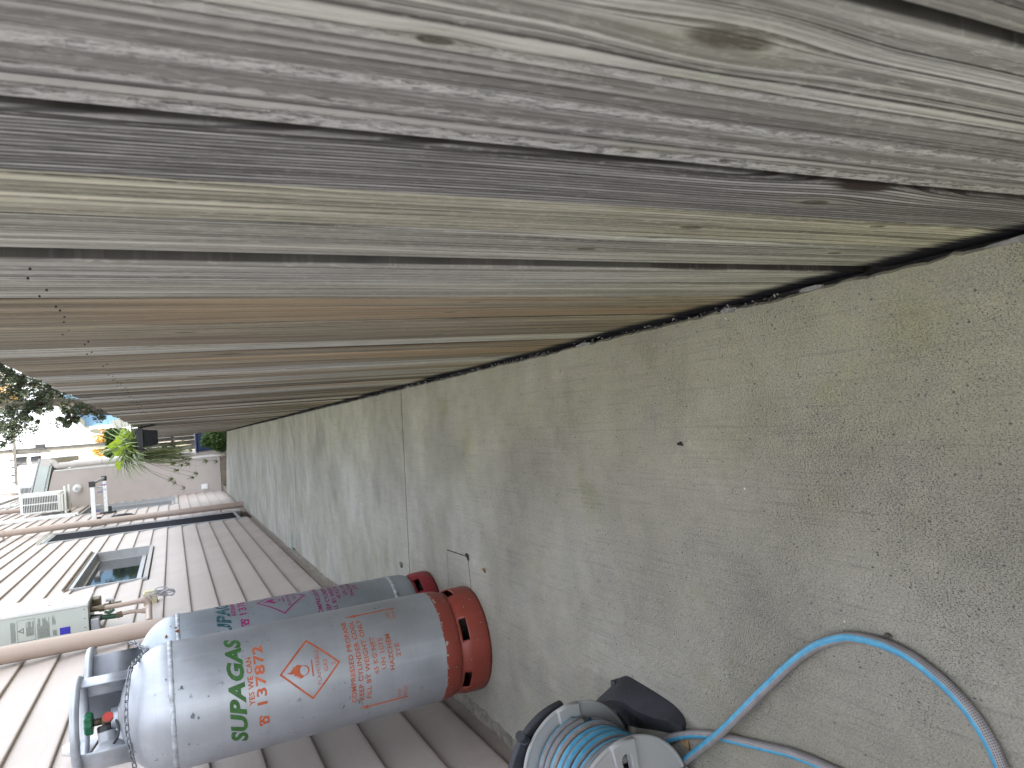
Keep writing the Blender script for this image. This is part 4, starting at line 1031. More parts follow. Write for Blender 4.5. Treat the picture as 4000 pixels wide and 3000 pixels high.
DU = empty('conduit', (-1.10, 15.1, 3.3)); tag(DU, 'white trunking rising up the siding beside the near air conditioner', 'conduit')
bm = bmesh.new(); box(bm, (-.035, -.03, -.75), (.03, .03, 1.4), .006); mobj('trunking', bm, M['white'], DU)
DV = empty('conduit', (-.93, 17.0, 3.78)); tag(DV, 'white conduit with a round cap above the air conditioner', 'conduit')
bm = bmesh.new(); cyl(bm, (0, 0, 0), (0, 0, 1.0), .028, 16); cyl(bm, (0, 0, .10), (0, 0, .18), .05, 16); mobj('pipe', bm, M['white'], DV, True, 40)

# ================================================================== CLOTHES AIRER
AI = empty('folding_clothes_airer', (HX, 12.62, 2.07)); tag(AI, 'white wall-mounted folding clothes airer with pegs', 'clothes airer')
def ai(name, lo, hi, mat, bev=.003):
    bm = bmesh.new(); box(bm, lo, hi, bev); bmesh.ops.translate(bm, verts=bm.verts, vec=-AI.location); return mobj(name, bm, mat, AI)
ay0, ay1 = 12.62, 14.75; az_ = 2.09
ai('arm', (HX+.03, ay0, az_-.03), (-.50, ay0+.02, az_+.03), M['white']); ai('arm', (HX+.03, ay1, az_-.035), (-.50, ay1+.02, az_+.025), M['white'])
bm = bmesh.new(); cyl(bm, (-.495, ay0+.02, az_+.01), (-.495, ay1, az_+.01), .024, 16); bmesh.ops.translate(bm, verts=bm.verts, vec=-AI.location); mobj('end_rail', bm, M['alu'], AI, True, 40)
for yy in (ay0-.012, ay1-.012): ai('corner_cap', (-.54, yy, az_-.04), (-.455, yy+.045, az_+.045), M['black'])
bm = bmesh.new()
for i in range(6):
    x = -1.0+.082*i; cyl(bm, (x, ay0+.02, az_), (x, ay1, az_-.005), .0022, 6)
bmesh.ops.translate(bm, verts=bm.verts, vec=-AI.location); mobj('line_wires', bm, M['cable'], AI)
for yy in (ay0, ay1):
    ai('wall_mount', (HX+.012, yy-.05, az_-.16), (HX+.05, yy+.07, az_+.10), M['black'], .012)
    ai('hinge_arm', (HX+.05, yy-.01, az_-.09), (HX+.14, yy+.03, az_-.035), M['black'], .01)
pc = [M['bluelabel'], M['white'], M['red'], M['bluehouse']]
for i in range(9):
    x = -1.0+.082*random.choice([0, 1, 2, 4, 5]); yy = ay0+.1+.2*i
    ai('peg', (x-.006, yy, az_-.07), (x+.006, yy+.012, az_+.012), pc[i % 4], .001)
MO = empty('hanging_mop', (-1.10, 12.75, 1.72)); tag(MO, 'dark grey mop head and blue cloths hanging under the airer', 'mop')

# wall light and switch on the wing
LT = empty('wall_light', (-.75, WY-.002, 2.80)); tag(LT, 'round white bulkhead light on the rendered wing wall', 'wall light')
bm = bmesh.new(); lathe(bm, [(0, 0), (.085, 0), (.09, .02), (.075, .05), (.0, .052)], 28, mx=Matrix.Rotation(R(90), 4, 'X')); mobj('housing', bm, M['white'], LT, True, 35)
bm = bmesh.new(); lathe(bm, [(0, .10), (.05, .10), (.055, .09), (.055, .053)], 24, mx=Matrix.Rotation(R(90), 4, 'X')); mobj('lens_ring', bm, M['white'], LT, True, 35)
bm = bmesh.new(); lathe(bm, [(0, .102), (.036, .102), (.036, .1005)], 20, mx=Matrix.Rotation(R(90), 4, 'X')); mobj('lamp_face', bm, M['alu'], LT, True, 35)
SW = empty('power_point', (-1.0, WY-.001, .355)); tag(SW, 'white square power point low on the rendered wing wall', 'power point')
bm = bmesh.new(); box(bm, (-.06, -.022, -.065), (.06, 0, .065), .006); mobj('plate', bm, M['white'], SW)
bm = bmesh.new(); box(bm, (-.035, -.028, -.035), (.035, -.0225, .035), .003); mobj('cover', bm, M['white'], SW)

# ================================================================== HOSE REEL
RX, RZ, RR = -.815, .158, .1375
YF, YN = 1.482, 1.262
REEL = empty('hose_reel', (RX, (YF+YN)/2, 0)); tag(REEL, 'grey plastic hose reel with black frame standing near the wall', 'hose reel')
def to_reel(o, y, flip=False):
    o.matrix_local = Matrix.Translation((0, y-REEL.location.y, RZ)) @ Matrix.Rotation(R(90), 4, 'X')
def circ(r_, n=72, cx_=0, cy_=0, rev=False): 
    p = [(cx_+r_*math.cos(2*math.pi*i/n), cy_+r_*math.sin(2*math.pi*i/n)) for i in range(n)]; return p[::-1] if rev else p
def slot(ang, r0_, r1_, w_, n=10):
    c, s_ = math.cos(R(ang)), math.sin(R(ang)); out = []
    for i in range(n+1):
        a = R(-90+180*i/n); out.append((r1_+w_*math.cos(a), w_*math.sin(a)))
    for i in range(n+1):
        a = R(90+180*i/n); out.append((r0_+w_*.85*math.cos(a), w_*.85*math.sin(a)))
    return [(x*c-y*s_, x*s_+y*c) for x, y in out]
def rib(ang, r0_, r1_, w0, w1):
    c, s_ = math.cos(R(ang)), math.sin(R(ang)); P_ = [(r0_, -w0), (r1_, -w1), (r1_+.004, 0), (r1_, w1), (r0_, w0)]
    return [(x*c-y*s_, x*s_+y*c) for x, y in P_]
angs = (8, 98, 188, 278)
for y, nm in ((YF, 'reel_disc'), (YN, 'reel_disc')):
    holes = [slot(a, .066, .106, .0115) for a in angs]
    dd = outline_mesh(nm, [circ(RR-.003)]+holes, .0012, .0018, M['reel'], REEL); to_reel(dd, y)
    bm = bmesh.new(); tube(bm, [(RR*math.cos(a)*1.0, RR*math.sin(a), 0) for a in [2*math.pi*i/90 for i in range(90)]], .0048, 10, closed=True)
    o = mobj('disc_rim', bm, M['reel'], REEL, True); to_reel(o, y)
    for a in angs:
        sgn = 1 if y == YN else -1
        o = outline_mesh('disc_rib', [rib(a, .048, RR-.001, .021, .0255), slot(a, .066, .106, .0135)], .0050, .003, M['reel'], REEL); to_reel(o, y-.0060)
    bm = bmesh.new(); lathe(bm, [(0, .012), (.040, .012), (.046, .004), (.048, -.004), (0, -.004)], 36); o = mobj('hub', bm, M['reel'], REEL, True, 35); to_reel(o, y)
bm = bmesh.new(); lathe(bm, [(.062, -.1), (.062, .1)], 36); o = mobj('drum', bm, M['reel'], REEL, True); to_reel(o, (YF+YN)/2)
# frame: black arch plate behind the far disc, foot skids
ao, ai_ = [], []
for i in range(41):
    a = R(5+205*i/40); ao.append(((RR+.023)*math.cos(a)-.026, (RR+.023)*math.sin(a)+.004))
    ai_.append(((RR-.03)*math.cos(a)-.026, (RR-.03)*math.sin(a)))
o = outline_mesh('frame_arch', [ao+ai_[::-1]], .007, .003, M['slate'], REEL); to_reel(o, YF+.030)
bm = bmesh.new(); box(bm, (-.028, -.009, -.130), (.028, .009, .10), .004); box(bm, (-.15, -.0092, -.158), (.15, .0092, -.128), .004)
o = mobj('frame_upright', bm, M['slate'], REEL); o.location = (0, YF+.030-REEL.location.y, RZ)
bm = bmesh.new(); cyl(bm, (0, 0, 0), (0, -.26, 0), .012, 12); o = mobj('axle', bm, M['slate'], REEL, True, 40); o.location = (0, YF+.03-REEL.location.y, RZ)
bm = bmesh.new(); pz = at_y(*cr(1900, 2600, .3617)(440, 830), YF+.02); px_ = at_y(*cr(1900, 2600, .3617)(365, 760), YF-.01)
tube(bm, [pz, pz.lerp(px_, .35), pz.lerp(px_, .36), px_], [.0105, .0105, .008, .0085], 16); tube(bm, [pz.lerp(px_, .82), px_+(px_-pz)*.02], [.0112, .0112], 16)
bmesh.ops.translate(bm, verts=bm.verts, vec=-REEL.location); mobj('hose_connector', bm, M['slate'], REEL, True, 40)
z10 = cr(1900, 2600, .3617)
# moulded foot: outer edge on the ground, raised ridge, hollow inner face
outer = [z10(1190, 370), z10(1330, 240), z10(1460, 122), z10(1600, 190), z10(1800, 305), z10(1980, 420), z10(2085, 515), z10(2135, 590), z10(2147, 665), z10(2110, 725)]
ridge = [z10(1180, 385), z10(1270, 385), z10(1370, 370), z10(1480, 400), z10(1620, 490), z10(1800, 560), z10(1950, 600), z10(2060, 632), z10(2110, 680), z10(2080, 730)]
inner = [z10(1200, 430), z10(1300, 470), z10(1420, 560), z10(1520, 640), z10(1640, 670), z10(1780, 690), z10(1900, 712), z10(1990, 728), z10(2060, 735), z10(2075, 735)]
zo = [.050, .030, .012, .012, .010, .008, .006, .004, .002, .002]; zr = [.075, .070, .062, .060, .056, .050, .044, .034, .02, .01]
bm = bmesh.new(); ro, rm, ri = [], [], []
for i in range(10):
    ro.append(at_z(*outer[i], zo[i])); rm.append(at_z(*ridge[i], zr[i])); ri.append(at_z(*inner[i], .004))
ro, rm, ri = smooth_path(ro, 4), smooth_path(rm, 4), smooth_path(ri, 4)
V = [[bm.verts.new(p) for p in q_] for q_ in (ro, rm, ri)]
bo = [bm.verts.new((p.x, p.y, .001)) for p in ro]; bi = [bm.verts.new((p.x, p.y, .001)) for p in ri]
for i in range(len(ro)-1):
    bm.faces.new((V[0][i], V[0][i+1], V[1][i+1], V[1][i])); bm.faces.new((V[1][i], V[1][i+1], V[2][i+1], V[2][i]))
    bm.faces.new((bo[i], bo[i+1], V[0][i+1], V[0][i])); bm.faces.new((V[2][i], V[2][i+1], bi[i+1], bi[i]))
bmesh.ops.translate(bm, verts=bm.verts, vec=-REEL.location); o = mobj('foot', bm, M['slate'], REEL, True, 50)
bm = bmesh.new(); box(bm, (-.16, -.10, .002), (-.10, .16, .03), .008); mobj('foot', bm, M['slate'], REEL)

# hose
HOSE = empty('garden_hose', (-.6, 1.0, 0)); tag(HOSE, 'grey braided garden hose with blue stripe, coiled on the reel and looping over concrete', 'hose')
z5 = cr(2600, 2200, .6329); hr = .0088
def hpart(name, pts, twist=None, ns=10):
    bm = bmesh.new(); tube(bm, smooth_path(pts, ns), hr, 24, uv=True, twist=twist); bmesh.ops.translate(bm, verts=bm.verts, vec=-HOSE.location); mobj(name, bm, M['hose'], HOSE, True)
H1 = [(370, 1040), (640, 750), (800, 600), (950, 500), (1100, 458), (1200, 462), (1350, 500), (1500, 570), (1650, 680), (1800, 820), (1920, 970), (2010, 1120), (2075, 1264)]
p1 = [at_z(*z5(x, y_), hr) for x, y_ in H1]
# the crossing: this run rides over the other one
p1[0].z = hr*2.9
lead = [Vector((-1.0, 1.50, hr)), Vector((-.92, 1.42, hr)), Vector((-.79, 1.30, hr*1.6))]
p1[1].z = hr*1.25
tail = [Vector((-.60, .565, hr)), Vector((-.72, .56, hr)), Vector((-.85, .62, hr))]
lead = [Vector((-.93, 1.43, hr)), Vector((-.795, 1.303, hr*1.4))]
hpart('hose_run', lead+p1+tail, twist=lambda t: -.09+.20*t if t < .85 else .08)
H2 = [(0, 1095), (60, 1070), (150, 1055), (230, 1055), (320, 1065), (450, 1095), (600, 1130), (750, 1165), (880, 1210), (1000, 1264)]
p2 = [at_z(*z5(x, y_), hr) for x, y_ in H2]
hpart('hose_run', [Vector((-.80, 1.37, .035)), Vector((-.772, 1.365, .016))]+p2+[Vector((-.63, .82, hr)), Vector((-.66, .74, hr)), Vector((-.74, .66, hr))], twist=lambda t: .10)
# coil
pts = []; turns = [(.090, 9), (.108, 8)]
for (rc, nt) in turns:
    for i in range(nt*36+1):
        a = 2*math.pi*i/36; f = i/(nt*36)
        yy = YN+.016+(YF-YN-.034)*(f if rc < .1 else 1-f)
        rj = rc+.002*math.sin(a*.37+rc*90)
        pts.append(Vector((RX+rj*math.cos(a), yy+.002*math.sin(a*1.3), RZ+rj*math.sin(a))))
for half, (i0, i1) in enumerate(((0, 361), (361, len(pts)))):
    bm = bmesh.new(); P_ = pts[i0:i1]
    # frame referenced outward from the axle
    rings = []; L = 0; ul = bm.loops.layers.uv.verify(); prev = None
    for i, p in enumerate(P_):
        tg = (P_[min(i+1, len(P_)-1)]-P_[max(i-1, 0)]).normalized(); out = Vector((p.x-RX, 0, p.z-RZ)).normalized(); out -= tg*out.dot(tg); out.normalize(); sd2 = tg.cross(out)
        if i: L += (p-P_[i-1]).length
        tw = .02+.12*math.sin(L*1.3+half*2)
        ring = [bm.verts.new(p+(out*math.cos(2*math.pi*q/18)+sd2*math.sin(2*math.pi*q/18))*hr) for q in range(18)]
        if prev:
            for q in range(18):
                f = bm.faces.new((prev[0][q], prev[0][(q+1) % 18], ring[(q+1) % 18], ring[q]))
                for lp, uvv in zip(f.loops, ((q/18-prev[2], prev[1]), ((q+1)/18-prev[2], prev[1]), ((q+1)/18-tw, L), (q/18-tw, L))): lp[ul].uv = uvv
        prev = (ring, L, tw)
    bmesh.ops.translate(bm, verts=bm.verts, vec=-HOSE.location); mobj('hose_coil', bm, M['hose'], HOSE, True)

# litter on the concrete
def leafbit(name, label, cat, p, size, mat, rz, thick=.0012):
    bm = bmesh.new(); n = 12; vs = []
    for i in range(n):
        a = 2*math.pi*i/n; vs.append(bm.verts.new((size*math.cos(a)*(1+.2*math.sin(3*a)), size*.6*math.sin(a)*(1+.15*math.cos(5*a)), .003+.003*math.sin(2*a))))
    f = bm.faces.new(vs); r = bmesh.ops.extrude_face_region(bm, geom=[f])
    for v in r['geom']:
        if isinstance(v, bmesh.types.BMVert): v.co.z += thick
    o = mobj(name, bm, mat); o.location = p; o.rotation_euler[2] = rz; tag(o, label, cat)
leafbit('dry_leaf', 'dry brown leaf beside the hose near the reel', 'leaf', at_z(*z5(135, 1112)), .017, M['deadleaf'], .6)
leafbit('dry_leaf', 'tiny dark leaf scrap at the crest of the hose loop', 'leaf', at_z(*z5(1375, 445)), .008, M['bark'], 1.9)
leafbit('bark_scrap', 'small black bark scrap alone in the middle of the concrete', 'debris', at_z(2662, 1733), .007, M['dark'], 1.2)
leafbit('bark_scrap', 'dark scrap at the corner of the saw-cut patch', 'debris', Vector((-.505, 2.484, .001)), .014, M['dark'], .4)
leafbit('pebble', 'pale pebble on the concrete behind the rear cylinder', 'pebble', Vector((-.666, 3.363, .001)), .013, M['chip'], .4, .008)
leafbit('pebble', 'tan pebble beside the front cylinder patch', 'pebble', Vector((-.53, 2.333, .001)), .010, M['deadleaf'], .9, .003)

# ================================================================== HANGING PLANTER
PL = empty('hanging_planter', (.06, 6.42, 1.06)); tag(PL, 'black plastic planter box hooked onto the fence', 'planter')
bm = bmesh.new()
A = [(-.045, -.07, 0), (.065, -.07, 0), (.065, .10, 0), (-.045, .10, 0)]; B = [(-.075, -.10, .125), (.078, -.10, .125), (.078, .13, .125), (-.075, .13, .125)]
va = [bm.verts.new(p) for p in A]; vb = [bm.verts.new(p) for p in B]; vc = [bm.verts.new((x*.93, y_*.93, z-.012)) for x, y_, z in B]
bm.faces.new(va[::-1]); bm.faces.new(vc)
for i in range(4):
    bm.faces.new((va[i], va[(i+1) % 4], vb[(i+1) % 4], vb[i])); bm.faces.new((vb[i], vb[(i+1) % 4], vc[(i+1) % 4], vc[i]))
bmesh.ops.bevel(bm, geom=bm.edges[:], offset=.004, segments=2, affect='EDGES'); mobj('pot', bm, M['black'], PL, True, 40)
bm = bmesh.new(); box(bm, (-.082, -.108, .100), (.084, -.1005, .148), .003); box(bm, (-.082, .131, .100), (.084, .138, .148), .003); box(bm, (-.0825, -.1, .1002), (-.0755, .1305, .148), .003); box(bm, (.0785, -.1, .1002), (.0842, .1305, .148), .003); mobj('rim', bm, M['black'], PL)
bm = bmesh.new(); box(bm, (.0845, -.02, .11), (.11, .02, .12), .002); tube(bm, [(.095, -.06, .13), (.105, .05, .06), (.112, .12, .02)], .006, 6); mobj('hook', bm, M['black'], PL)
def ribbon(bm, pts, w_, ul, fold=.25, up=Vector((0, 0, 1))):
    n = len(pts); prev = None
    for i, p in enumerate(pts):
        t_ = i/(n-1); tg = (pts[min(i+1, n-1)]-pts[max(i-1, 0)]).normalized(); sd2 = tg.cross(up)
        if sd2.length < .05: sd2 = tg.cross(Vector((1, 0, .2)))
        sd2.normalize(); nr = sd2.cross(tg); ww = w_*(math.sin(math.pi*(.12+.88*t_))**.6 if t_ > .1 else .6)*(1-t_**5)
        row = [bm.verts.new(p+sd2*ww), bm.verts.new(p-nr*ww*fold), bm.verts.new(p-sd2*ww)]
        if prev:
            for q in range(2):
                f = bm.faces.new((prev[q], prev[q+1], row[q+1], row[q]))
                for lp, uu in zip(f.loops, (q*.5, q*.5+.5, q*.5+.5, q*.5)): lp[ul].uv = (uu, t_)
        prev = row
SP = empty('spider_plant', (.06, 6.42, 1.2)); tag(SP, 'variegated spider plant trailing runners from the black planter', 'plant')
rr = random.Random(11)
def spider(bm, c, n, ln, w_, droop, ul, bias=None, rr=rr):
    for i in range(n):
        a = rr.random()*2*math.pi; el = rr.uniform(.2, 1.35); L_ = ln*rr.uniform(.6, 1.15)
        d_ = Vector((math.cos(a)*math.cos(el), math.sin(a)*math.cos(el), math.sin(el)))
        if bias is not None: d_ = (d_+bias*rr.random()).normalized()
        pts = []; p = Vector(c); v = d_.copy()
        for k_ in range(9):
            pts.append(p.copy()); p += v*(L_/8); v = (v+Vector((0, 0, -droop*(.4+.12*k_)))).normalized()
        ribbon(bm, pts, w_*rr.uniform(.7, 1.1), ul)
bm = bmesh.new(); ul = bm.loops.layers.uv.verify()
spider(bm, (-.02, -.06, .0), 160, .34, .010, .28, ul, Vector((-1.1, -.5, .3))); spider(bm, (.0, .02, .0), 20, .22, .007, .25, ul, Vector((0, -.2, .5)))
mobj('strap_leaves', bm, M['leaf_spider'], SP, True)['kind'] = 'stuff'
bm = bmesh.new(); ul = bm.loops.layers.uv.verify()
for i in range(120):           # hanging mass of older foliage
    p0 = Vector((rr.uniform(-.17, -.09), rr.uniform(-.13, .08), rr.uniform(-.08, .0))); L_ = rr.uniform(.18, .42); pts = []
    dx = rr.uniform(-.35, .35)
    for k_ in range(8):
        t_ = k_/7; pts.append(p0+Vector((dx*L_*t_+.02*math.sin(t_*3+i), -.03*t_, -L_*t_+.06*math.sin(math.pi*min(1, t_*2)))))
    ribbon(bm, pts, rr.uniform(.003, .0055), ul)
mobj('trailing_leaves', bm, M['leaf_dull'], SP, True)['kind'] = 'stuff'
bm = bmesh.new(); bs = bmesh.new(); ul = bm.loops.layers.uv.verify(); c5 = cr(350, 1550, .2712)
ends = [(1710, 920), (1850, 930), (1210, 1180), (1250, 1235), (1380, 1310), (1505, 1160), (1565, 1105), (1400, 900), (1450, 960), (1290, 1060), (1370, 650), (1240, 700), (1180, 770), (1330, 830), (1470, 880), (1240, 960), (1350, 980), (1120, 720), (1480, 770)]
for (x, y_) in ends:
    e = at_y(*c5(x, y_), 6.30)-SP.location; s0 = Vector((-.03, -.08, .02)); mid_ = s0.lerp(e, .5)+Vector((-.02, 0, .09)); P_ = smooth_path([s0, mid_, e], 6)
    tube(bs, P_, .0013, 5)
    spider(bm, e, 16, .062, .0035, .12, ul)
mobj('runners', bs, M['stem'], SP, True)['kind'] = 'stuff'
mobj('plantlets', bm, M['leaf_dull'], SP, True)['kind'] = 'stuff'
AR = empty('arrowhead_plant', (.05, 6.40, 1.2)); tag(AR, 'lime green arrowhead vine with broad leaves in the black planter', 'plant')
for (x, y_, sz, rot, tilt) in [(500, 530, .060, 100, .3), (400, 690, .075, 190, .5), (400, 790, .05, 170, .2), (540, 860, .062, 215, .4), (430, 975, .050, 260, .1), (560, 560, .05, 80, .6), (450, 610, .055, 140, .2), (600, 780, .045, 230, .7), (520, 720, .05, 160, .5), (440, 820, .045, 200, .6)]:
    c_ = at_y(*c5(x, y_), 6.32+random.uniform(-.05, .07))-AR.location
    bm = bmesh.new(); lo_ = [(0, 1.0), (.34, .60), (.60, .1), (.66, -.25), (.50, -.62), (.24, -.55), (.05, -.32)]
    L_ = [bm.verts.new((sx*x_*sz*.95, -abs(x_)*sz*.25-.004*yy**2, yy*sz)) for sx in (1,) for x_, yy in lo_]; Rr = [bm.verts.new((-x_*sz*.95, -abs(x_)*sz*.25, yy*sz)) for x_, yy in lo_[1:]]
    cen = [bm.verts.new((0, .0, yy*sz)) for yy in (.5, .05, -.28)]
    Lf = [L_[0]]+L_[1:]; Rf = [L_[0]]+Rr
    for S_ in (Lf, Rf):
        bm.faces.new((S_[0], S_[1], cen[0])); bm.faces.new((S_[1], S_[2], cen[1], cen[0])); bm.faces.new((S_[2], S_[3], S_[4], S_[5], cen[1])); bm.faces.new((S_[5], S_[6], cen[2], cen[1]))
    o = mobj('leaf', bm, M['leaf_lime'], AR, True); o.location = c_; o.rotation_euler = (tilt-.6, R(180-rot), random.uniform(-.5, .5))
    bm = bmesh.new(); tube(bm, smooth_path([Vector((0, 0, 0)), (c_*.5)+Vector((0, .01, .03)), c_], 5), .0018, 6); mobj('stalk', bm, M['leaf_dull'], AR, True)

# ================================================================== BEYOND
# far fence / screen with daylight gaps
FF = empty('far_timber_screen', (0, 21, 0)); tag(FF, 'grey timber screen with sunlit gaps beyond the end of the path', 'fence')
x = -.42; rr = random.Random(5)
while x < .9:
    w_ = rr.uniform(.085, .11)
    bm = bmesh.new(); box(bm, (x, 0, .12), (x+w_, .02, 1.9), .003); o = mobj('paling', bm, M['wood'], FF); o.color = (.34, .33, .31, 0)
    x += w_+rr.choice([.004, .018, .03])
bm = bmesh.new(); box(bm, (-.45, .03, .9), (.92, .07, .98)); o = mobj('rail', bm, M['wood'], FF); o.color = (.2, .19, .18, 0)
BN = empty('wheelie_bin', (.05, 17.6, -.17)); tag(BN, 'dark blue bin standing behind the green shrub', 'bin')
bm = bmesh.new(); va = [bm.verts.new(p) for p in ((-.20, -.2, .05), (.20, -.2, .05), (.20, .2, .05), (-.2, .2, .05))]; vb = [bm.verts.new(p) for p in ((-.25, -.25, .62), (.25, -.25, .62), (.25, .25, .62), (-.25, .25, .62))]
bm.faces.new(va[::-1]); bm.faces.new(vb)
for i in range(4): bm.faces.new((va[i], va[(i+1) % 4], vb[(i+1) % 4], vb[i]))
bmesh.ops.bevel(bm, geom=bm.edges[:], offset=.015, segments=2, affect='EDGES'); mobj('body', bm, M['binblue'], BN, True, 35)
bm = bmesh.new(); box(bm, (-.27, -.28, .625), (.27, .27, .665), .012); mobj('lid', bm, M['binblue'], BN)
for sx in (-.18, .18):
    bm = bmesh.new(); cyl(bm, (sx-.02, .2, .07), (sx+.02, .2, .07), .07, 16); mobj('wheel', bm, M['rubber'], BN, True, 40)

def foliage(bm, pts, n, size, rr, ul=None, flat=.35):
    for i in range(n):
        c, rad = rr.choice(pts)
        v = Vector((rr.gauss(0, 1), rr.gauss(0, 1), rr.gauss(0, 1))); v.normalize(); p = Vector(c)+v*rad*rr.random()**.4
        s_ = size*rr.uniform(.6, 1.4); q_ = Matrix.Rotation(rr.random()*6.28, 3, 'Z') @ Matrix.Rotation(rr.random()*3.1, 3, 'X')
        P_ = [q_ @ Vector(w_) for w_ in ((-s_*flat, 0, 0), (0, -s_*.2, s_*.1), (s_*flat, 0, 0), (0, 0, s_))]
        vs = [bm.verts.new(p+w_) for w_ in (P_[0], P_[1]*.3-P_[3]*.6, P_[2], P_[3])]
        bm.faces.new(vs)
def shrub(name, label, loc, blobs, n, size, mat, cat='shrub', stems=5, seed=1, stemr=.012):
    t = empty(name, loc); tag(t, label, cat); rr = random.Random(seed)
    bm = bmesh.new(); foliage(bm, [(Vector(c)-Vector(loc), r_) for c, r_ in blobs], n, size, rr); mobj('foliage', bm, mat, t)
    bm = bmesh.new()
    for i in range(stems):
        c, r_ = rr.choice(blobs); e = Vector(c)-Vector(loc); tube(bm, smooth_path([Vector((rr.uniform(-.1, .1), rr.uniform(-.1, .1), 0)), e*.5+Vector((rr.uniform(-.1, .1), 0, 0)), e], 4), [stemr*(1-.07*q) for q in range(9)], 6)
    mobj('stems', bm, M['bark'], t, True)
    return t
shrub('green_shrub', 'low bright green shrub at the end of the concrete path', (.03, 16.6, -.17), [((-.02, 16.6, .10), .20), ((.10, 16.7, .2), .18), ((.0, 16.6, .30), .12), ((.16, 16.7, .05), .2), ((-.10, 16.7, 0), .16)], 5200, .035, M['leaf_mid'], seed=3)
shrub('leafy_bush', 'green bush rising behind the planter beyond the fence', (.0, 18.6, -.17), [(at_y(440, 1700, 18.6), .16), (at_y(445, 1735, 18.6), .17), (at_y(430, 1770, 18.6), .10), (at_y(480, 1710, 18.6), .22), (at_y(480, 1750, 18.6), .18), (at_y(520, 1720, 18.6), .2)], 5200, .06, M['leaf_mid'], seed=5)

# overhanging tree beyond the fence
c3 = cr(0, 1350, .3315)
def tp(x, y_, Y): return at_y(*c3(x, y_), Y)
TR = empty('leaning_tree', (1.05, 20, -.17)); tag(TR, 'dark leaning tree with ragged foliage above the fence top', 'tree')
trunk = [Vector((1.35, 20, -.17)), tp(1400, 760, 20), tp(1000, 690, 20), tp(600, 670, 20), tp(200, 700, 20), tp(-300, 760, 20), tp(-700, 800, 20)]
limbs = [trunk, [tp(700, 670, 20), tp(620, 560, 20.4), tp(420, 480, 20.6), tp(180, 420, 20.6), tp(-200, 350, 20.6)], [tp(500, 670, 20), tp(330, 740, 19.6), tp(200, 860, 19.5), tp(60, 980, 19.4), tp(-20, 1060, 19.4)],
         [tp(250, 450, 20.5), tp(120, 330, 20.5), tp(-200, 180, 20.5)], [tp(300, 700, 20), tp(100, 640, 20.4), tp(-200, 560, 20.6)], [tp(900, 690, 20), tp(820, 800, 19.8), tp(860, 880, 19.8)],
         [tp(560, 520, 20.5), tp(520, 600, 20.3), tp(560, 620, 20.3)], [tp(640, 500, 20.5), tp(720, 600, 20.5)]]
bm = bmesh.new()
for i, lb in enumerate(limbs):
    P_ = smooth_path(lb, 5); r0_ = .13 if i == 0 else .045
    tube(bm, [p-TR.location for p in P_], [r0_*(1-.6*q/len(P_)) for q in range(len(P_))], 8)
mobj('trunk', bm, M['bark'], TR, True)
rr = random.Random(21); blobs = []
for lb, w_ in zip(limbs, (1.0, .9, .9, .8, .9, .5, .3, .2)):
    P_ = smooth_path(lb, 5)
    for p in P_[4:]:
        if p.z < 2.2: continue
        for q in range(3):
            blobs.append((p+Vector((rr.gauss(0, .20), rr.gauss(0, .4), rr.gauss(0, .20)))*w_-TR.location, rr.uniform(.06, .20)*w_))
bm = bmesh.new(); foliage(bm, blobs, 30000, .042, rr); mobj('crown', bm, M['leaf_dark'], TR)
# gold autumn tree far behind it
for nm, lab, loc, bl, n_, sd_ in (('autumn_tree', 'sunlit golden tree far behind the leaning tree', (5.5, 60, -.17), [(tp(40, 540, 60), 1.3), (tp(130, 600, 60), .8), (tp(-200, 400, 60), 2.0)], 2600, 8),
                         ('autumn_tree', 'low golden sunlit foliage behind the telegraph pole', (1.2, 55, -.17), [(tp(1230, 1070, 55), .75), (tp(1300, 1180, 55), .6), (tp(1180, 1230, 55), .5), (tp(1380, 1100, 55), .8)], 4200, 9)):
    shrub(nm, lab, loc, bl, n_, .13, M['leaf_gold'], 'tree', 4, sd_, .06)

# blue house
BH = empty('blue_house', (1.9, 34, 0)); tag(BH, 'pale blue weatherboard house with grey roof beyond the fence', 'house')
def bl(name, bm, mat): bmesh.ops.translate(bm, verts=bm.verts, vec=-BH.location); return mobj(name, bm, mat, BH)
e = tp(1010, 985, 34); rdg = tp(880, 820, 34)
for i in range(26):
    z = .3+i*.16
    if z > e.z-.1: break
    bm = bmesh.new(); box(bm, (e.x+.12, 34, z), (e.x+6, 34.03+.012*(i % 2), z+.158)); bl('wall_board', bm, M['bluehouse'])
gz = e.z-.1
bm = bmesh.new(); prism_xz(bm, [(e.x+.12, gz-.05), (e.x+6, gz-.05), (e.x+6, gz+2.0), (e.x+3.2, gz+2.4)], 34.02, 34.05); bl('gable', bm, M['bluehouse'])
bm = bmesh.new(); prism_xz(bm, [(e.x-.12, e.z-.02), (e.x-.12, e.z+.06), (e.x+3.2, gz+2.75), (e.x+3.2, gz+2.62)], 33.5, 42); bl('roof', bm, M['roofgrey'])
bm = bmesh.new(); prism_xz(bm, [(e.x-.10, e.z-.14), (e.x-.10, e.z-.021), (e.x+3.2, gz+2.60), (e.x+3.2, gz+2.45)], 33.55, 33.6); bl('barge_board', bm, M['white'])
bm = bmesh.new(); box(bm, (e.x-.02, 33.7, .2), (e.x+.09, 33.8, e.z-.15)); bl('corner_post', bm, M['white'])
bm = bmesh.new(); box(bm, (e.x-.14, 33.4, e.z-.20), (e.x+.02, 33.5, e.z-.08)); bl('gutter', bm, M['white'])
wx = tp(1150, 790, 34)
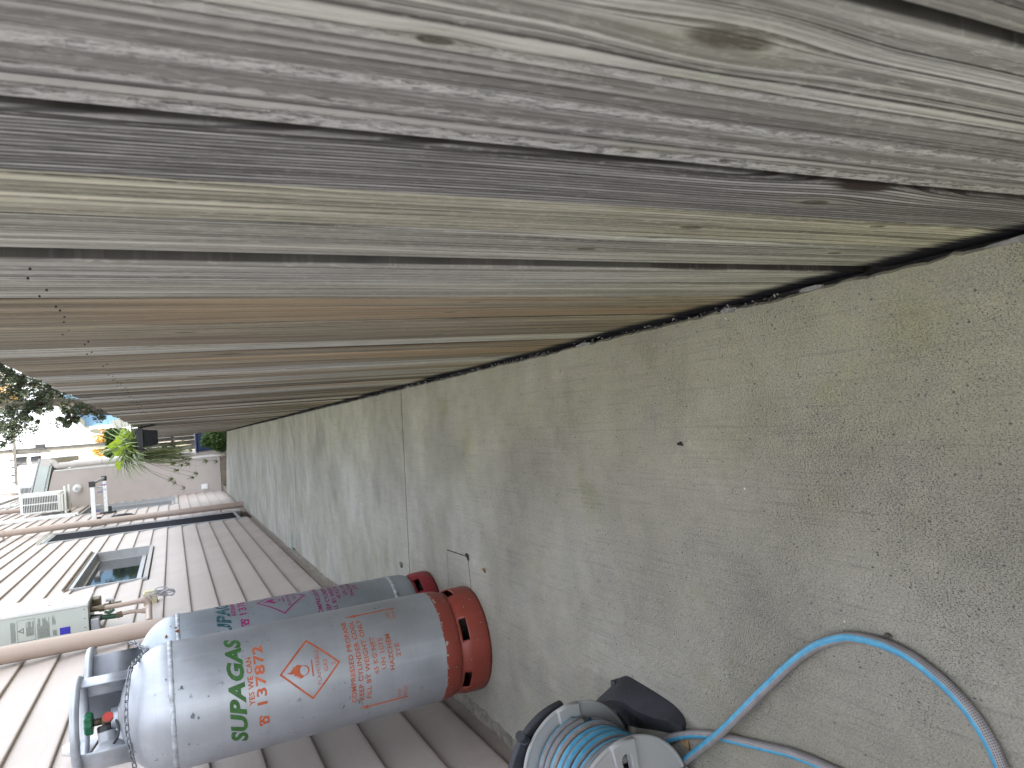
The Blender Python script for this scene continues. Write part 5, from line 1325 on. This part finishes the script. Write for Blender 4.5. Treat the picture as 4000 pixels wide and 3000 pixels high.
for dz in (0, 1.1):
    bm = bmesh.new(); box(bm, (e.x+.62, 33.93, wx.z-.2-dz), (e.x+1.5, 33.99, wx.z+.55-dz)); bl('window', bm, M['brick'])
    bm = bmesh.new(); box(bm, (e.x+.70, 33.9, wx.z-.1-dz), (e.x+1.4, 33.92, wx.z+.45-dz)); bl('window_pane', bm, M['offwhite'])
# translucent lean-to sheet in front of the blue wall
PS = empty('pale_lean_to', (1.0, 24, 0)); tag(PS, 'pale sloping lean-to roof edge in front of the blue house', 'lean-to')
a, b, c, d_ = tp(1290, 900, 24), tp(1420, 850, 24), tp(1560, 930, 24), tp(1350, 975, 24)
bm = bmesh.new(); vs = [bm.verts.new(p-PS.location) for p in (a, b, c, d_)]; f = bm.faces.new(vs); r = bmesh.ops.extrude_face_region(bm, geom=[f])
for v in r['geom']:
    if isinstance(v, bmesh.types.BMVert): v.co.y += .6
mobj('roof_sheet', bm, M['offwhite'], PS)
bm = bmesh.new(); box(bm, (b.x-1.0, 0.1, 0), (b.x-.92, .2, b.z-.02)); mobj('post', bm, M['offwhite'], PS)

# telegraph pole, crossarms, transformer, wires
PY = 45
TP = empty('telegraph_pole', (at_y(*c3(1250, 1175), PY).x, PY, -.17)); tag(TP, 'timber telegraph pole with crossarm behind the blue house', 'telegraph pole')
pt = lambda x, y_, Y=PY: at_y(*c3(x, y_), Y)-TP.location
bm = bmesh.new(); a = pt(1250, 1175); b = pt(0, 1268); top = b+(b-a)*1.2; tube(bm, [Vector((a.x, a.y, 0)), a, b, top], [.17, .165, .15, .13], 12, ref=Vector((0, 1, 0))); mobj('pole', bm, M['polewood'], TP, True, 40)
bm = bmesh.new(); l_ = pt(165, 930); r_ = pt(165, 1650); box(bm, (min(l_.x, r_.x), -.2, l_.z-.06), (max(l_.x, r_.x), -.12, l_.z+.07)); mobj('crossarm', bm, M['polewood'], TP)
bm = bmesh.new()
for (x, y_) in ((165, 960), (150, 1060), (165, 1150), (160, 1350), (160, 1440), (170, 1530), (185, 1615), (150, 1230)):
    p = pt(x, y_); p.y = -.16; lathe(bm, [(0, 0), (.06, .0), (.035, .05), (.07, .08), (.03, .12), (.06, .15), (0, .18)], 10, c=(p.x, p.y), mx=Matrix.Translation((0, 0, l_.z+.07)))
mobj('insulators', bm, M['rubber'], TP)['kind'] = 'stuff'
bm = bmesh.new(); p = pt(480, 1190); box(bm, (p.x-.13, -.3, p.z-.22), (p.x+.13, -.05, p.z+.22), .03); mobj('junction_box', bm, M['rubber'], TP)
TB = empty('pole_transformer', pt(350, 1355)+TP.location); tag(TB, 'dark pole transformer with white bushing on the telegraph pole', 'transformer')
bm = bmesh.new(); cyl(bm, (0, 0, -.50), (0, 0, -.08), .22, 14); mobj('lower_tank', bm, M['rubber'], TB, True, 40)
bm = bmesh.new(); cyl(bm, (0, 0, .12), (0, 0, .55), .24, 14); mobj('upper_tank', bm, M['rubber'], TB, True, 40)
bm = bmesh.new(); cyl(bm, (0, 0, -.079), (0, 0, .119), .17, 14); mobj('bushing', bm, M['white'], TB, True, 40)
WR = empty('overhead_wires', (0, PY, 4)); tag(WR, 'thin overhead service wires crossing the white sky', 'wires')
for (p, q) in (((780, 1165, 45), (800, 780, 30)), ((815, 1165, 45), (850, 790, 30)), ((165, 1200, 45), (520, 1300, 40)), ((260, 1160, 45), (740, 870, 30)), ((160, 1560, 45), (30, 1659, 30)), ((210, 1420, 45), (290, 1650, 40)), ((210, 1420, 45), (60, 1620, 40)), ((780, 1240, 45), (785, 1310, 45)),
               ((180, 960, 45), (240, 1190, 45)), ((180, 1060, 45), (270, 1200, 45)), ((160, 1330, 45), (300, 1330, 45)), ((430, 1350, 45), (540, 1430, 45))):
    a = at_y(*c3(p[0], p[1]), p[2]); b = at_y(*c3(q[0], q[1]), q[2]); mid_ = (a+b)/2-Vector((0, 0, .05))
    bm = bmesh.new(); tube(bm, [x_-WR.location for x_ in smooth_path([a, mid_, b], 4)], .014, 5); mobj('wire', bm, M['rubber'], WR, True)
# mop and cloths below the airer
for i, (dx, dz, mt) in enumerate(((0, 0, M['slate']), (.05, -.02, M['slate']), (.02, .10, M['bluehouse']))):
    bm = bmesh.new(); P_ = smooth_path([Vector((dx, .01*i, dz+.22)), Vector((dx+.015, 0, dz+.1)), Vector((dx+.02*math.sin(i), .01, dz-.05)), Vector((dx, .02, dz-.16))], 5)
    tube(bm, P_, [.008+.022*math.sin(math.pi*q/len(P_))+.003*math.sin(q*2.3) for q in range(len(P_))], 8); mobj('mop_strand' if i < 2 else 'cloth', bm, mt, MO, True)

# small pieces belong to the part they sit on
for kid, par in (('vent_slots', 'side_panel'), ('red_cap', 'outlet'), ('oval_patch', 'guard_plate'), ('data_panel', 'guard_plate'), ('louvre_slots', 'front_cover'), ('cover_label', 'front_cover'),
                 ('warning_triangle', 'case'), ('warning_mark', 'case'), ('data_print', 'case'), ('blue_sticker', 'case'), ('sticker_print', 'case'), ('screw', 'case'), ('label', 'regulator'), ('rim', 'pot')):
    for o in list(bpy.data.objects):
        if o.name.split('.')[0] == kid and o.parent is not None and o.parent.parent is None:
            c = [x for x in o.parent.children if x.name.split('.')[0] == par]
            if c: o.parent = c[0]
for o in list(REEL.children):
    if o.name.split('.')[0] in ('disc_rim', 'disc_rib', 'hub'):
        d = min([x for x in REEL.children if x.name.startswith('reel_disc')], key=lambda x: abs(x.matrix_local.translation.y-o.matrix_local.translation.y))
        m_ = d.matrix_local.inverted() @ o.matrix_local; o.parent = d; o.matrix_local = m_
